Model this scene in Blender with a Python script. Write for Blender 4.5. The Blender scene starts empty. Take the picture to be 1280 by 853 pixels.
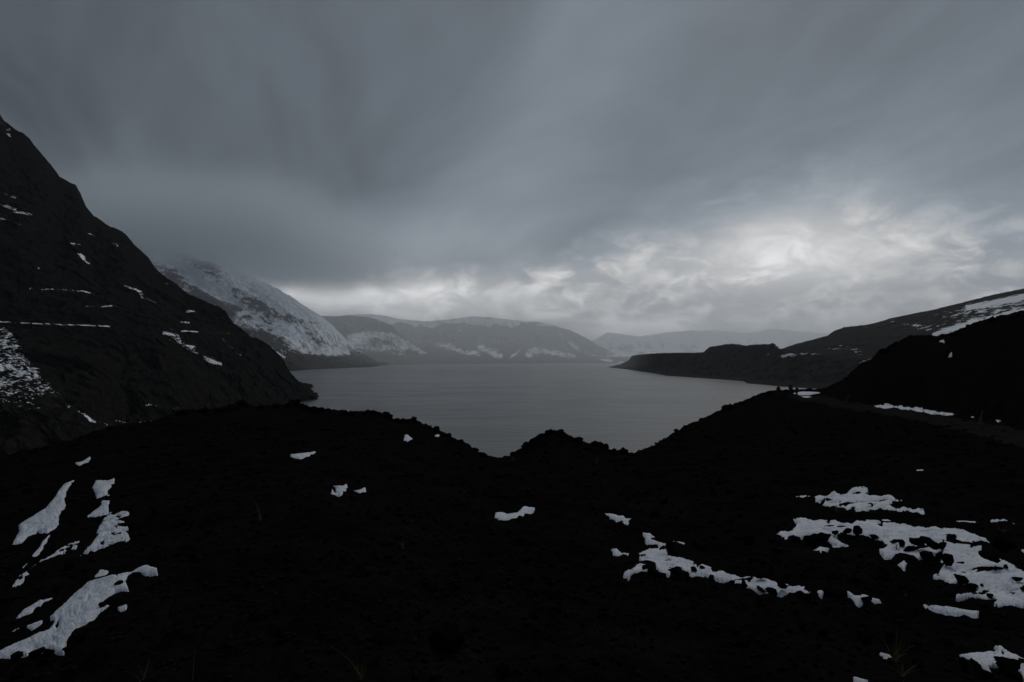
import bpy, bmesh, math, random
import numpy as np
from mathutils import Vector, Matrix

# ------------------------------------------------------------------ camera, sky, sun, exposure
scene = bpy.context.scene
COL = scene.collection
F = 711.0; CX, CY = 640.0, 426.5          # focal length and centre in photograph pixels (1280 x 853)
EYE = 82.0                                 # camera height above the lake (lake level is z = 0)
PITCH = math.atan(20.0 / F)

cam_d = bpy.data.cameras.new('camera')
cam_d.sensor_width = 36.0
cam_d.lens = 36.0 * F / 1280.0
cam_d.clip_start = 0.1
cam_d.clip_end = 90000.0
cam = bpy.data.objects.new('camera', cam_d)
cam.location = (0, 0, EYE)
cam.rotation_euler = (math.pi / 2 + PITCH, 0, 0)
COL.objects.link(cam)
scene.camera = cam

SUN_EL, SUN_AZ = math.radians(48), math.radians(24)      # ahead, a little to the right, behind the cloud


def build_world():
    w = bpy.data.worlds.new('World'); scene.world = w; w.use_nodes = True
    nt = w.node_tree; N = nt.nodes; L = nt.links
    N.clear()

    def node(t, **k):
        n = N.new(t)
        for a, b in k.items(): setattr(n, a, b)
        return n

    def val(i, v):
        if hasattr(v, 'links') or isinstance(v, bpy.types.NodeSocket): L.new(v, i)
        else: i.default_value = v

    def M(op, a, b=None, c=None, clamp=False):
        n = node('ShaderNodeMath', operation=op, use_clamp=clamp)
        val(n.inputs[0], a)
        if b is not None: val(n.inputs[1], b)
        if c is not None: val(n.inputs[2], c)
        return n.outputs[0]

    def SS(x, lo, hi, a=0.0, b=1.0):
        n = node('ShaderNodeMapRange', interpolation_type='SMOOTHSTEP')
        val(n.inputs[0], x); val(n.inputs[1], lo); val(n.inputs[2], hi); val(n.inputs[3], a); val(n.inputs[4], b)
        return n.outputs[0]

    def noise(vec, scale, detail=5, rough=.55, dist=0.0):
        n = node('ShaderNodeTexNoise')
        L.new(vec, n.inputs['Vector'])
        n.inputs['Scale'].default_value = scale; n.inputs['Detail'].default_value = detail
        n.inputs['Roughness'].default_value = rough; n.inputs['Distortion'].default_value = dist
        return n.outputs['Fac']

    def comb(x, y, z=0.0):
        n = node('ShaderNodeCombineXYZ')
        val(n.inputs[0], x); val(n.inputs[1], y); val(n.inputs[2], z)
        return n.outputs[0]

    def gauss(az, e, a0, e0, sa, se):
        da = M('DIVIDE', M('SUBTRACT', az, a0), sa); de = M('DIVIDE', M('SUBTRACT', e, e0), se)
        q = M('ADD', M('MULTIPLY', da, da), M('MULTIPLY', de, de))
        return M('POWER', 2.718, M('MULTIPLY', q, -1.0))

    tc = node('ShaderNodeTexCoord')
    sep = node('ShaderNodeSeparateXYZ'); L.new(tc.outputs['Generated'], sep.inputs[0])
    X, Y, Z = sep.outputs
    hyp = M('SQRT', M('ADD', M('MULTIPLY', X, X), M('ADD', M('MULTIPLY', Y, Y), 1e-6)))
    e = M('DIVIDE', Z, hyp)                       # tangent of the elevation
    az = M('ARCTAN2', X, Y)                       # 0 ahead, + to the right
    # coordinates on a flat cloud deck
    zc = M('ADD', M('MAXIMUM', Z, 0.0), 0.22)
    px = M('DIVIDE', X, zc); py = M('DIVIDE', Y, zc)
    deck = comb(px, py)
    # streaks: rotate the deck and stretch
    rot = node('ShaderNodeVectorRotate', rotation_type='Z_AXIS'); L.new(deck, rot.inputs['Vector'])
    rot.inputs['Angle'].default_value = math.radians(-28)
    sc = node('ShaderNodeVectorMath', operation='MULTIPLY'); L.new(rot.outputs[0], sc.inputs[0])
    sc.inputs[1].default_value = (1.0, 0.50, 1.0)
    n_str = noise(sc.outputs[0], 1.9, 7, .54, .6)
    n_big = noise(deck, .55, 4, .5, .3)
    # the elevation where the dark deck ends, by azimuth
    u = M('ADD', M('DIVIDE', az, 2 * math.pi), 0.5)
    fc = node('ShaderNodeFloatCurve'); L.new(u, fc.inputs['Value'])
    cv = fc.mapping.curves[0]
    pts = [(-3.14, .16), (-1.6, .16), (-.75, .13), (-.55, .145), (-.33, .148), (-.06, .155), (.11, .18), (.22, .215), (.33, .235),
           (.47, .255), (.62, .22), (.73, .19), (1.6, .18), (3.14, .16)]
    for i, (a, v) in enumerate(pts):
        q = (a / (2 * math.pi) + .5, v * 2)
        if i == 0: cv.points[0].location = q
        elif i == len(pts) - 1: cv.points[-1].location = q
        else: cv.points.new(*q)
    fc.mapping.update()
    edge = M('MULTIPLY', fc.outputs[0], 0.5)
    low = comb(M('MULTIPLY', az, 5.0), M('MULTIPLY', e, 11.0), 3.7)
    n_edge = noise(low, 1.4, 6, .55, .4)
    edge2 = M('ADD', edge, M('MULTIPLY', M('SUBTRACT', n_edge, .5), .085))
    soft = SS(az, .05, .35, .036, .125)
    under = SS(M('SUBTRACT', edge2, e), M('MULTIPLY', soft, -0.8), soft)       # 1 below the deck's edge
    # the brighter band under the deck: small cumulus shapes
    low2 = comb(M('MULTIPLY', az, 8.5), M('MULTIPLY', e, 15.0), 9.1)
    n_c = noise(low2, 1.7, 9, .62, .5)
    n_c2 = noise(low2, .55, 4, .55, .2)
    cum = M('MULTIPLY', SS(n_c, .40, .68), SS(e, .24, .10, .30, 1.0))
    band = M('ADD', .41, M('MULTIPLY', cum, M('MULTIPLY', SS(n_c2, .34, .62, .25, 1.0), .70)))
    g1 = gauss(az, e, .455, .165, .155, .060)
    g2 = gauss(az, e, -.245, .100, .16, .030)
    g3 = gauss(az, e, .235, .05, .09, .018)
    g4 = gauss(az, e, -.03, .085, .16, .035)
    bright = M('ADD', M('ADD', M('MULTIPLY', g1, .40), M('MULTIPLY', g2, .70)), M('ADD', M('MULTIPLY', g3, .70), M('MULTIPLY', g4, .20)))
    band = M('ADD', band, M('MULTIPLY', bright, M('ADD', .45, M('MULTIPLY', n_c, 1.1))))
    band = M('MULTIPLY', band, SS(az, .50, .72, 1.0, .80))
    # the deck: dark to the left, a paler slanting streak ahead, paler again to the right
    azs = M('SUBTRACT', M('SUBTRACT', az, .016), M('MULTIPLY', M('SUBTRACT', e, .37), .76))
    d = M('ADD', .098, M('MULTIPLY', SS(az, -.75, .1), .062))
    d = M('ADD', d, M('MULTIPLY', gauss(azs, e, 0.0, .38, .17, .40), .075))
    d = M('ADD', d, M('MULTIPLY', gauss(az, e, .55, .30, .20, .17), .045))
    d = M('ADD', d, M('MULTIPLY', gauss(az, e, -.11, .20, .15, .06), .055))
    d = M('ADD', d, M('MULTIPLY', SS(e, .36, .12), .030))
    d = M('ADD', d, M('ADD', M('MULTIPLY', M('SUBTRACT', n_str, .5), .23), M('MULTIPLY', M('SUBTRACT', n_big, .5), .05)))
    d = M('MAXIMUM', d, .05)
    lum = M('ADD', M('MULTIPLY', d, M('SUBTRACT', 1.0, under)), M('MULTIPLY', band, under))
    # tint: bluish grey when dark, near neutral and faintly warm when bright
    tint = node('ShaderNodeMix', data_type='RGBA'); L.new(SS(lum, .15, .62), tint.inputs['Factor'])
    tint.inputs['A'].default_value = (.855, 1.00, 1.165, 1); tint.inputs['B'].default_value = (1.0, 1.0, 1.0, 1)
    sv = node('ShaderNodeVectorMath', operation='SCALE'); L.new(tint.outputs['Result'], sv.inputs[0])
    L.new(M('MULTIPLY', lum, 10.0), sv.inputs['Scale'])
    sky = node('ShaderNodeTexSky', sky_type='NISHITA', sun_disc=False, sun_elevation=SUN_EL, sun_rotation=SUN_AZ)
    mix = node('ShaderNodeMix', data_type='RGBA'); mix.inputs['Factor'].default_value = .975
    L.new(sky.outputs[0], mix.inputs['A']); L.new(sv.outputs[0], mix.inputs['B'])
    bg = node('ShaderNodeBackground'); L.new(mix.outputs['Result'], bg.inputs['Color']); bg.inputs['Strength'].default_value = .1
    out = node('ShaderNodeOutputWorld'); L.new(bg.outputs[0], out.inputs['Surface'])


build_world()
sun_d = bpy.data.lights.new('sun', 'SUN')
sun_d.energy = 0.8; sun_d.angle = math.radians(30); sun_d.color = (1, .96, .91)
sun = bpy.data.objects.new('sun', sun_d)
sun.rotation_euler = (math.pi / 2 - SUN_EL, 0, math.pi - SUN_AZ)
COL.objects.link(sun)
scene.view_settings.view_transform = 'Standard'
scene.view_settings.look = 'None'
scene.view_settings.exposure = 0.0
scene.view_settings.gamma = 1.0
scene.cycles.volume_bounces = 3
scene.cycles.max_bounces = 6
scene.cycles.use_denoising = True

rng = np.random.default_rng(7)
random.seed(7)

# ------------------------------------------------------------------ noise
_P = np.random.default_rng(3).permutation(256); _P = np.concatenate([_P, _P, _P])
_G = np.random.default_rng(4).normal(size=(256, 3)); _G /= np.linalg.norm(_G, axis=1)[:, None]


def perlin(x, y, z=None):
    x = np.asarray(x, float); y = np.asarray(y, float)
    z = np.zeros_like(x) if z is None else np.asarray(z, float)
    x, y, z = np.broadcast_arrays(x, y, z)
    xi, yi, zi = np.floor(x).astype(int), np.floor(y).astype(int), np.floor(z).astype(int)
    xf, yf, zf = x - xi, y - yi, z - zi
    u, v, w = (q * q * q * (q * (q * 6 - 15) + 10) for q in (xf, yf, zf))
    xi &= 255; yi &= 255; zi &= 255
    r = 0
    flat = not z.any()
    for dz in ((0,) if flat else (0, 1)):
        for dy in (0, 1):
            for dx in (0, 1):
                h = _P[_P[_P[xi + dx] + yi + dy] + zi + dz]
                g = _G[h]
                n = g[..., 0] * (xf - dx) + g[..., 1] * (yf - dy) + g[..., 2] * (zf - dz)
                r = r + n * (u if dx else 1 - u) * (v if dy else 1 - v) * (1 if flat else (w if dz else 1 - w))
    return r * 1.5


def fbm(x, y, z=None, o=5, gain=.5, lac=2.03):
    s, a = 0, 1.0
    for i in range(o):
        s = s + a * perlin(x + i * 17.3, y - i * 9.1, None if z is None else z + i * 5.7)
        x, y = x * lac, y * lac
        if z is not None: z = z * lac
        a *= gain
    return s


def ridged(x, y, z=None, o=5, gain=.5, lac=2.07):
    s, a = 0, 1.0
    for i in range(o):
        s = s + a * (1 - 2 * np.abs(perlin(x + i * 31.3, y + i * 7.9, None if z is None else z - i * 3.3)))
        x, y = x * lac, y * lac
        if z is not None: z = z * lac
        a *= gain
    return s - .62 * (1 - gain ** o) / (1 - gain)


def sstep(x, a, b):
    t = np.clip((x - a) / (b - a), 0, 1)
    return t * t * (3 - 2 * t)


# ------------------------------------------------------------------ pixel <-> direction
_cp, _sp = math.cos(PITCH), math.sin(PITCH)


def ray(x, y):
    """photo pixel -> (X/Y, Z/Y) of its direction in the world"""
    x = np.asarray(x, float); y = np.asarray(y, float)
    up = (CY - y)
    fy = F * _cp - up * _sp
    fz = F * _sp + up * _cp
    return (x - CX) / fy, fz / fy


def project(X, Y, Zr):
    """world point (Zr relative to the camera) -> photo pixel"""
    d = Y * _cp + Zr * _sp
    v = -Y * _sp + Zr * _cp
    return CX + F * X / d, CY - F * v / d


# ------------------------------------------------------------------ mesh helpers
def mesh_from(name, co, quads, smooth=True):
    co = np.asarray(co, np.float32); quads = np.asarray(quads, np.int32)
    k = quads.shape[1]
    me = bpy.data.meshes.new(name)
    me.vertices.add(len(co)); me.vertices.foreach_set('co', co.ravel())
    me.loops.add(quads.size); me.loops.foreach_set('vertex_index', quads.ravel())
    me.polygons.add(len(quads))
    me.polygons.foreach_set('loop_start', np.arange(0, quads.size, k, dtype=np.int32))
    me.polygons.foreach_set('loop_total', np.full(len(quads), k, np.int32))
    me.update(calc_edges=True)
    if smooth: me.polygons.foreach_set('use_smooth', np.ones(len(quads), bool))
    return me


def link(name, me, mat=None, parent=None, loc=None):
    o = bpy.data.objects.new(name, me); COL.objects.link(o)
    if mat and me is not None and not me.materials: me.materials.append(mat)
    if parent: o.parent = parent
    if loc is not None: o.location = loc
    return o


def tag(o, label=None, cat=None, group=None, kind=None):
    if label: o['label'] = label
    if cat: o['category'] = cat
    if group: o['group'] = group
    if kind: o['kind'] = kind
    return o


def grid_quads(nr, nc):
    i = np.arange(nr * nc).reshape(nr, nc)
    return np.stack([i[:-1, :-1], i[:-1, 1:], i[1:, 1:], i[1:, :-1]], -1).reshape(-1, 4)


def attr(me, name, v):
    a = me.attributes.new(name, 'FLOAT', 'POINT'); a.data.foreach_set('value', np.asarray(v, np.float32).ravel())


# ------------------------------------------------------------------ materials
def nodes_of(name):
    m = bpy.data.materials.new(name); m.use_nodes = True
    nt = m.node_tree
    return m, nt, nt.nodes['Principled BSDF'], nt.links


def add_noise(nt, vec, scale, detail=6, rough=.6):
    n = nt.nodes.new('ShaderNodeTexNoise')
    n.inputs['Scale'].default_value = scale; n.inputs['Detail'].default_value = detail; n.inputs['Roughness'].default_value = rough
    nt.links.new(vec, n.inputs['Vector'])
    return n.outputs['Fac']


def ramp(nt, fac, stops):
    r = nt.nodes.new('ShaderNodeValToRGB')
    nt.links.new(fac, r.inputs[0])
    el = r.color_ramp.elements
    while len(el) < len(stops): el.new(.5)
    for q, (p, c) in zip(el, stops):
        q.position = p; q.color = (c, c, c, 1) if isinstance(c, (int, float)) else (*c, 1)
    return r.outputs['Color']


def bump(nt, h, strength, dist, prev=None):
    b = nt.nodes.new('ShaderNodeBump')
    b.inputs['Strength'].default_value = strength; b.inputs['Distance'].default_value = dist
    nt.links.new(h, b.inputs['Height'])
    if prev: nt.links.new(prev, b.inputs['Normal'])
    return b.outputs['Normal']


def mat_rock(name, lo, hi, s1, s2, bd=.02, tint=(1, 1, 1)):
    m, nt, p, L = nodes_of(name)
    tc = nt.nodes.new('ShaderNodeTexCoord').outputs['Object']
    a = add_noise(nt, tc, s1); b = add_noise(nt, tc, s2, 8, .65)
    mx = nt.nodes.new('ShaderNodeMath'); mx.operation = 'MULTIPLY'; L.new(a, mx.inputs[0]); L.new(b, mx.inputs[1])
    T = lambda v: tuple(v * t for t in tint)
    L.new(ramp(nt, mx.outputs[0], [(.12, T(lo)), (.27, T((lo + hi) / 2)), (.42, T(hi))]), p.inputs['Base Color'])
    p.inputs['Roughness'].default_value = .92; p.inputs['Specular IOR Level'].default_value = 0
    L.new(bump(nt, b, .7, bd), p.inputs['Normal'])
    return m


def mat_snow(name, scale=6.0, c0=(.36, .40, .47), c1=(.55, .58, .64), bd=.02):
    m, nt, p, L = nodes_of(name)
    tc = nt.nodes.new('ShaderNodeTexCoord').outputs['Object']
    a = add_noise(nt, tc, scale, 7, .65)
    base = ramp(nt, a, [(.32, c0), (.62, c1)])
    g = add_noise(nt, tc, scale * 7, 8, .75)
    dirt = ramp(nt, g, [(.33, .30), (.45, 1.0)])                    # grit and cinders blown onto the old crust
    mx = nt.nodes.new('ShaderNodeMix'); mx.data_type = 'RGBA'; mx.blend_type = 'MULTIPLY'; mx.inputs['Factor'].default_value = 1.0
    L.new(base, mx.inputs['A']); L.new(dirt, mx.inputs['B'])
    L.new(mx.outputs['Result'], p.inputs['Base Color'])
    p.inputs['Roughness'].default_value = .7; p.inputs['Specular IOR Level'].default_value = .25
    b = add_noise(nt, tc, scale * 5, 5, .6)
    L.new(bump(nt, b, .6, bd), p.inputs['Normal'])
    return m


def mat_mountain(name, rock_lo, rock_hi, scale, soft=.10, amp=.9, snow_c=(.80, .82, .86), stretch=(1, 1, 1), bd=2.0, detail=9, rough=.68):
    """rock with snow lying where the mesh attribute 'snow', broken up by noise, says so"""
    m, nt, p, L = nodes_of(name)
    tc = nt.nodes.new('ShaderNodeTexCoord').outputs['Object']
    mp = nt.nodes.new('ShaderNodeMapping'); mp.inputs['Scale'].default_value = stretch; L.new(tc, mp.inputs['Vector'])
    n1 = add_noise(nt, mp.outputs[0], scale, detail, rough)
    n2 = add_noise(nt, tc, scale * .35, 6, .6)
    at = nt.nodes.new('ShaderNodeAttribute'); at.attribute_name = 'snow'
    s = nt.nodes.new('ShaderNodeMath'); s.operation = 'MULTIPLY_ADD'
    sub = nt.nodes.new('ShaderNodeMath'); sub.operation = 'SUBTRACT'; L.new(n1, sub.inputs[0]); sub.inputs[1].default_value = .5
    L.new(sub.outputs[0], s.inputs[0]); s.inputs[1].default_value = amp * 2; L.new(at.outputs['Fac'], s.inputs[2])
    mr = nt.nodes.new('ShaderNodeMapRange'); mr.interpolation_type = 'SMOOTHSTEP'
    L.new(s.outputs[0], mr.inputs[0]); mr.inputs[1].default_value = .5 - soft; mr.inputs[2].default_value = .5 + soft
    rc = ramp(nt, n2, [(.3, rock_lo), (.7, rock_hi)])
    mix = nt.nodes.new('ShaderNodeMix'); mix.data_type = 'RGBA'
    L.new(mr.outputs[0], mix.inputs['Factor']); L.new(rc, mix.inputs['A']); mix.inputs['B'].default_value = (*snow_c, 1)
    L.new(mix.outputs['Result'], p.inputs['Base Color'])
    p.inputs['Roughness'].default_value = .9; p.inputs['Specular IOR Level'].default_value = 0
    L.new(bump(nt, n1, .6, bd), p.inputs['Normal'])
    return m


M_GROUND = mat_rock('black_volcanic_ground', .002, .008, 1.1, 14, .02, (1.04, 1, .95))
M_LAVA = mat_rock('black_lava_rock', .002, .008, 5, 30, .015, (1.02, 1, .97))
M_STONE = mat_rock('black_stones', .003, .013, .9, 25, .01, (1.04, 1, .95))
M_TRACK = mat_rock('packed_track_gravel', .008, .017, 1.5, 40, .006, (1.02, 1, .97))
M_SNOW = mat_snow('old_snow')

# ------------------------------------------------------------------ ground (the near lava field, the brow above the lake and the black hill)
NC = 820
T = np.linspace(-1.25, 1.25, NC)


def line(pts):
    """list of (photo x, photo y, depth) -> depth and relative height on the columns T"""
    a = np.array(pts, float)
    t, e = ray(a[:, 0], a[:, 1])
    return np.interp(T, t, a[:, 2]), np.interp(T, t, e)


crest_px = [(-420, 640, 26), (-150, 590, 30), (0, 570, 33), (60, 557, 34), (95, 548, 35), (139, 533, 37), (200, 524, 40), (221, 514, 41), (272, 511, 43), (290, 507, 44),
            (304, 504, 44), (320, 509, 45), (352, 506, 46), (368, 501, 46), (380, 507, 47), (399, 511, 47), (428, 513, 47), (437, 516, 47), (459, 512.5, 47),
            (486, 516, 46), (491, 524, 46), (507, 525, 45), (517, 523, 45), (528, 530, 44), (548, 537, 43), (562, 545, 42), (586, 554, 41),
            (591, 561, 41), (607, 569, 40), (624, 573, 40), (636, 571, 39), (651, 561, 38.5), (665, 550, 38), (672, 545, 38),
            (687, 539.5, 38), (699, 540, 38), (718, 548, 39), (737, 554, 39.5), (744, 552, 40), (754, 556, 41), (761, 562, 42), (778, 564, 43),
            (792, 567, 45), (797, 566, 46), (816, 557, 50), (860, 531, 62), (879, 523, 68), (904, 511, 76), (917, 505, 81), (930, 501, 87), (951, 492, 98), (968, 488, 106),
            (1001, 486.5, 113), (1031, 486, 117), (1039, 482, 119), (1060, 471, 118), (1065, 463, 115), (1077, 454, 112), (1090, 449, 108),
            (1098, 439, 105), (1111, 437, 102), (1114, 431, 101), (1136, 420, 97), (1170, 419.5, 94), (1187, 418, 91), (1217, 404.5, 86), (1246, 396.5, 80),
            (1280, 390.5, 74), (1400, 368, 62), (1700, 340, 50)]
foot_px = [(-420, 652, 24), (-150, 598, 27), (0, 578, 29.5), (139, 542, 33), (221, 524, 36.5), (304, 513, 39), (399, 521, 42), (486, 526, 41), (528, 539, 39),
           (591, 569, 37), (624, 578, 36.5), (651, 571, 34.5), (690, 553, 34), (744, 564, 36), (792, 573, 41), (860, 538, 56), (904, 517, 69), (930, 506, 80),
           (951, 497, 89), (1001, 492, 100), (1031, 491.5, 104), (1045, 499, 94), (1062, 506, 84), (1100, 507.5, 70), (1160, 513.5, 50), (1240, 525, 33), (1280, 531, 27),
           (1400, 552, 21), (1700, 600, 15)]
Yc, Ec = line(crest_px)
Yf, Ef = line(foot_px)
# fine jaggedness of the crest line
zc_ = Ec * Yc + .0022 * Yc * fbm(T * 60, T * 0 + 2.2, o=4, gain=.65) * np.where(Yc > 60, .6, 1.2)
zf_ = Ef * Yf
Y0 = np.full(NC, 1.0)
z0 = -1.70 - .55 * sstep(-T, .15, 1.0) + .12 * sstep(T, .3, 1.1)
def blur(a, sd):
    k = np.exp(-.5 * (np.arange(-4 * sd, 4 * sd + 1) / sd) ** 2); k /= k.sum()
    return np.convolve(np.pad(a, 4 * sd, mode='edge'), k, 'valid')
zs_ = blur(zf_ / Yf, 55) * Yf
rows_Y, rows_z = [], []
NR1 = 520
for s in np.linspace(0, 1, NR1, endpoint=False):
    y = Y0 * (Yf / Y0) ** s
    f = (y - Y0) / (Yf - Y0)
    rows_Y.append(y); rows_z.append(z0 + (zs_ - z0) * f + (zf_ - zs_) * sstep(f, .55, 1.02))
for s in np.linspace(0, 1, 70, endpoint=False):
    rows_Y.append(Yf + (Yc - Yf) * s)
    g = s + .32 * s * (1 - s) * 2.2                       # rises early, then rounds over at the crest
    rows_z.append(zf_ + (zc_ - zf_) * g)
for s in np.linspace(0, 1, 30, endpoint=False):
    q = 10 * s
    rows_Y.append(Yc + q); rows_z.append(zc_ - .035 * q * q - .16 * q)
yl, zl = Yc + 10, zc_ - 5.1
for s in np.linspace(0, 1, 40):
    rows_Y.append(yl + s * (zl + EYE + 4) / .62); rows_z.append(zl + s * (-EYE - 4 - zl))
GY = np.array(rows_Y); GZ0 = np.array(rows_z); GX = GY * T[None, :]
NR = len(GY)
far = sstep(GY, 5, 22)
GZ1 = GZ0 + (.22 * far + .02) * fbm(GX / 7.5, GY / 7.5, o=3) * np.where(np.arange(NR)[:, None] < NR1 - 25, 1, .25) \
    + .055 * fbm(GX / 1.7 + 40, GY / 1.7, o=2)
hf = .050 * (np.abs(fbm(GX / .55, GY / .55 + 11, o=4, gain=.55)) * 1.9 - .5) + .030 * far * ridged(GX / 1.3 + 5, GY / 1.3, o=4)
hf = hf + sstep(GY, 15, 45) * .10 * ridged(GX / 2.4 + 5, GY / 2.4 + 8, o=5, gain=.6)
on_hill = (np.arange(NR)[:, None] >= NR1) & (T[None, :] > .6)
hf = hf + np.where(on_hill, 1.0, 0.0) * (.30 * ridged(GX / 5, GY / 5, o=5, gain=.55) + .0)
PXX, PXY = project(GX, GY, GZ1)


def poly_dist(poly, x, y):
    """signed distance (photo pixels, + inside) of points to a closed outline"""
    P = np.array(poly, float); Q = np.roll(P, -1, 0)
    best = np.full(x.shape, 1e9); ins = np.zeros(x.shape, bool)
    for (ax, ay), (bx, by) in zip(P, Q):
        dx, dy = bx - ax, by - ay
        l2 = dx * dx + dy * dy + 1e-9
        h = np.clip(((x - ax) * dx + (y - ay) * dy) / l2, 0, 1)
        best = np.minimum(best, np.hypot(x - ax - h * dx, y - ay - h * dy))
        if dy != 0:
            c = ((ay > y) != (by > y)) & (x < dx * (y - ay) / dy + ax)
            ins ^= c
    return np.where(ins, best, -best)


DAMP = np.ones_like(GZ1)      # how much of the fine relief is left (less under snow and track)


def finer(a, kr, kc):
    """the lattice window resampled to more rows and columns"""
    r = np.linspace(0, a.shape[0] - 1, (a.shape[0] - 1) * kr + 1); c = np.linspace(0, a.shape[1] - 1, (a.shape[1] - 1) * kc + 1)
    r0 = np.minimum(r.astype(int), a.shape[0] - 2); c0 = np.minimum(c.astype(int), a.shape[1] - 2)
    fr = (r - r0)[:, None]; fc = (c - c0)[None, :]
    return (a[r0][:, c0] * (1 - fc) + a[r0][:, c0 + 1] * fc) * (1 - fr) + (a[r0 + 1][:, c0] * (1 - fc) + a[r0 + 1][:, c0 + 1] * fc) * fr


def drape(poly, wob=1.3, holes=0.0, kr=2, kc=4):
    """lattice window and signed distance for an outline given in photo pixels"""
    P = np.array(poly, float)
    x0, y0 = P.min(0) - 6; x1, y1 = P.max(0) + 6
    sel = (PXX > x0) & (PXX < x1) & (PXY > y0) & (PXY < y1)
    sel[NR1 + 75:] = False
    r = np.where(sel.any(1))[0]; c = np.where(sel.any(0))[0]
    if len(r) < 2 or len(c) < 2: return None
    rs = slice(r[0], r[-1] + 1); cs = slice(c[0], c[-1] + 1)
    dc = poly_dist(poly, PXX[rs, cs], PXY[rs, cs])
    x, y, gx, gy, gz, gh = (finer(q[rs, cs], kr, kc) for q in (PXX, PXY, GX, GY, GZ1, hf))
    d = poly_dist(poly, x, y)
    sc = gy * .016
    ca, sa = gx / sc, gy / (sc * 2.2)
    d = d + wob * (1.5 * fbm(ca, sa, o=5, gain=.66) - .2)
    if holes > 0:
        # gaps melted round stones: roundish spots and level streaks
        n1 = fbm(gx / (gy * .020) + 31, np.log(gy) / .055 + 7, o=3, gain=.55)
        thr = .95 - .55 * holes
        d = np.minimum(d, 6 * (thr - n1)); d = np.minimum(d, 6 * (thr + .05 - fbm(gx / (gy * .06) + 3, np.log(gy) / .045, o=4, gain=.6)))
    return rs, cs, dc, d, gx, gy, gz, gh


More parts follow.
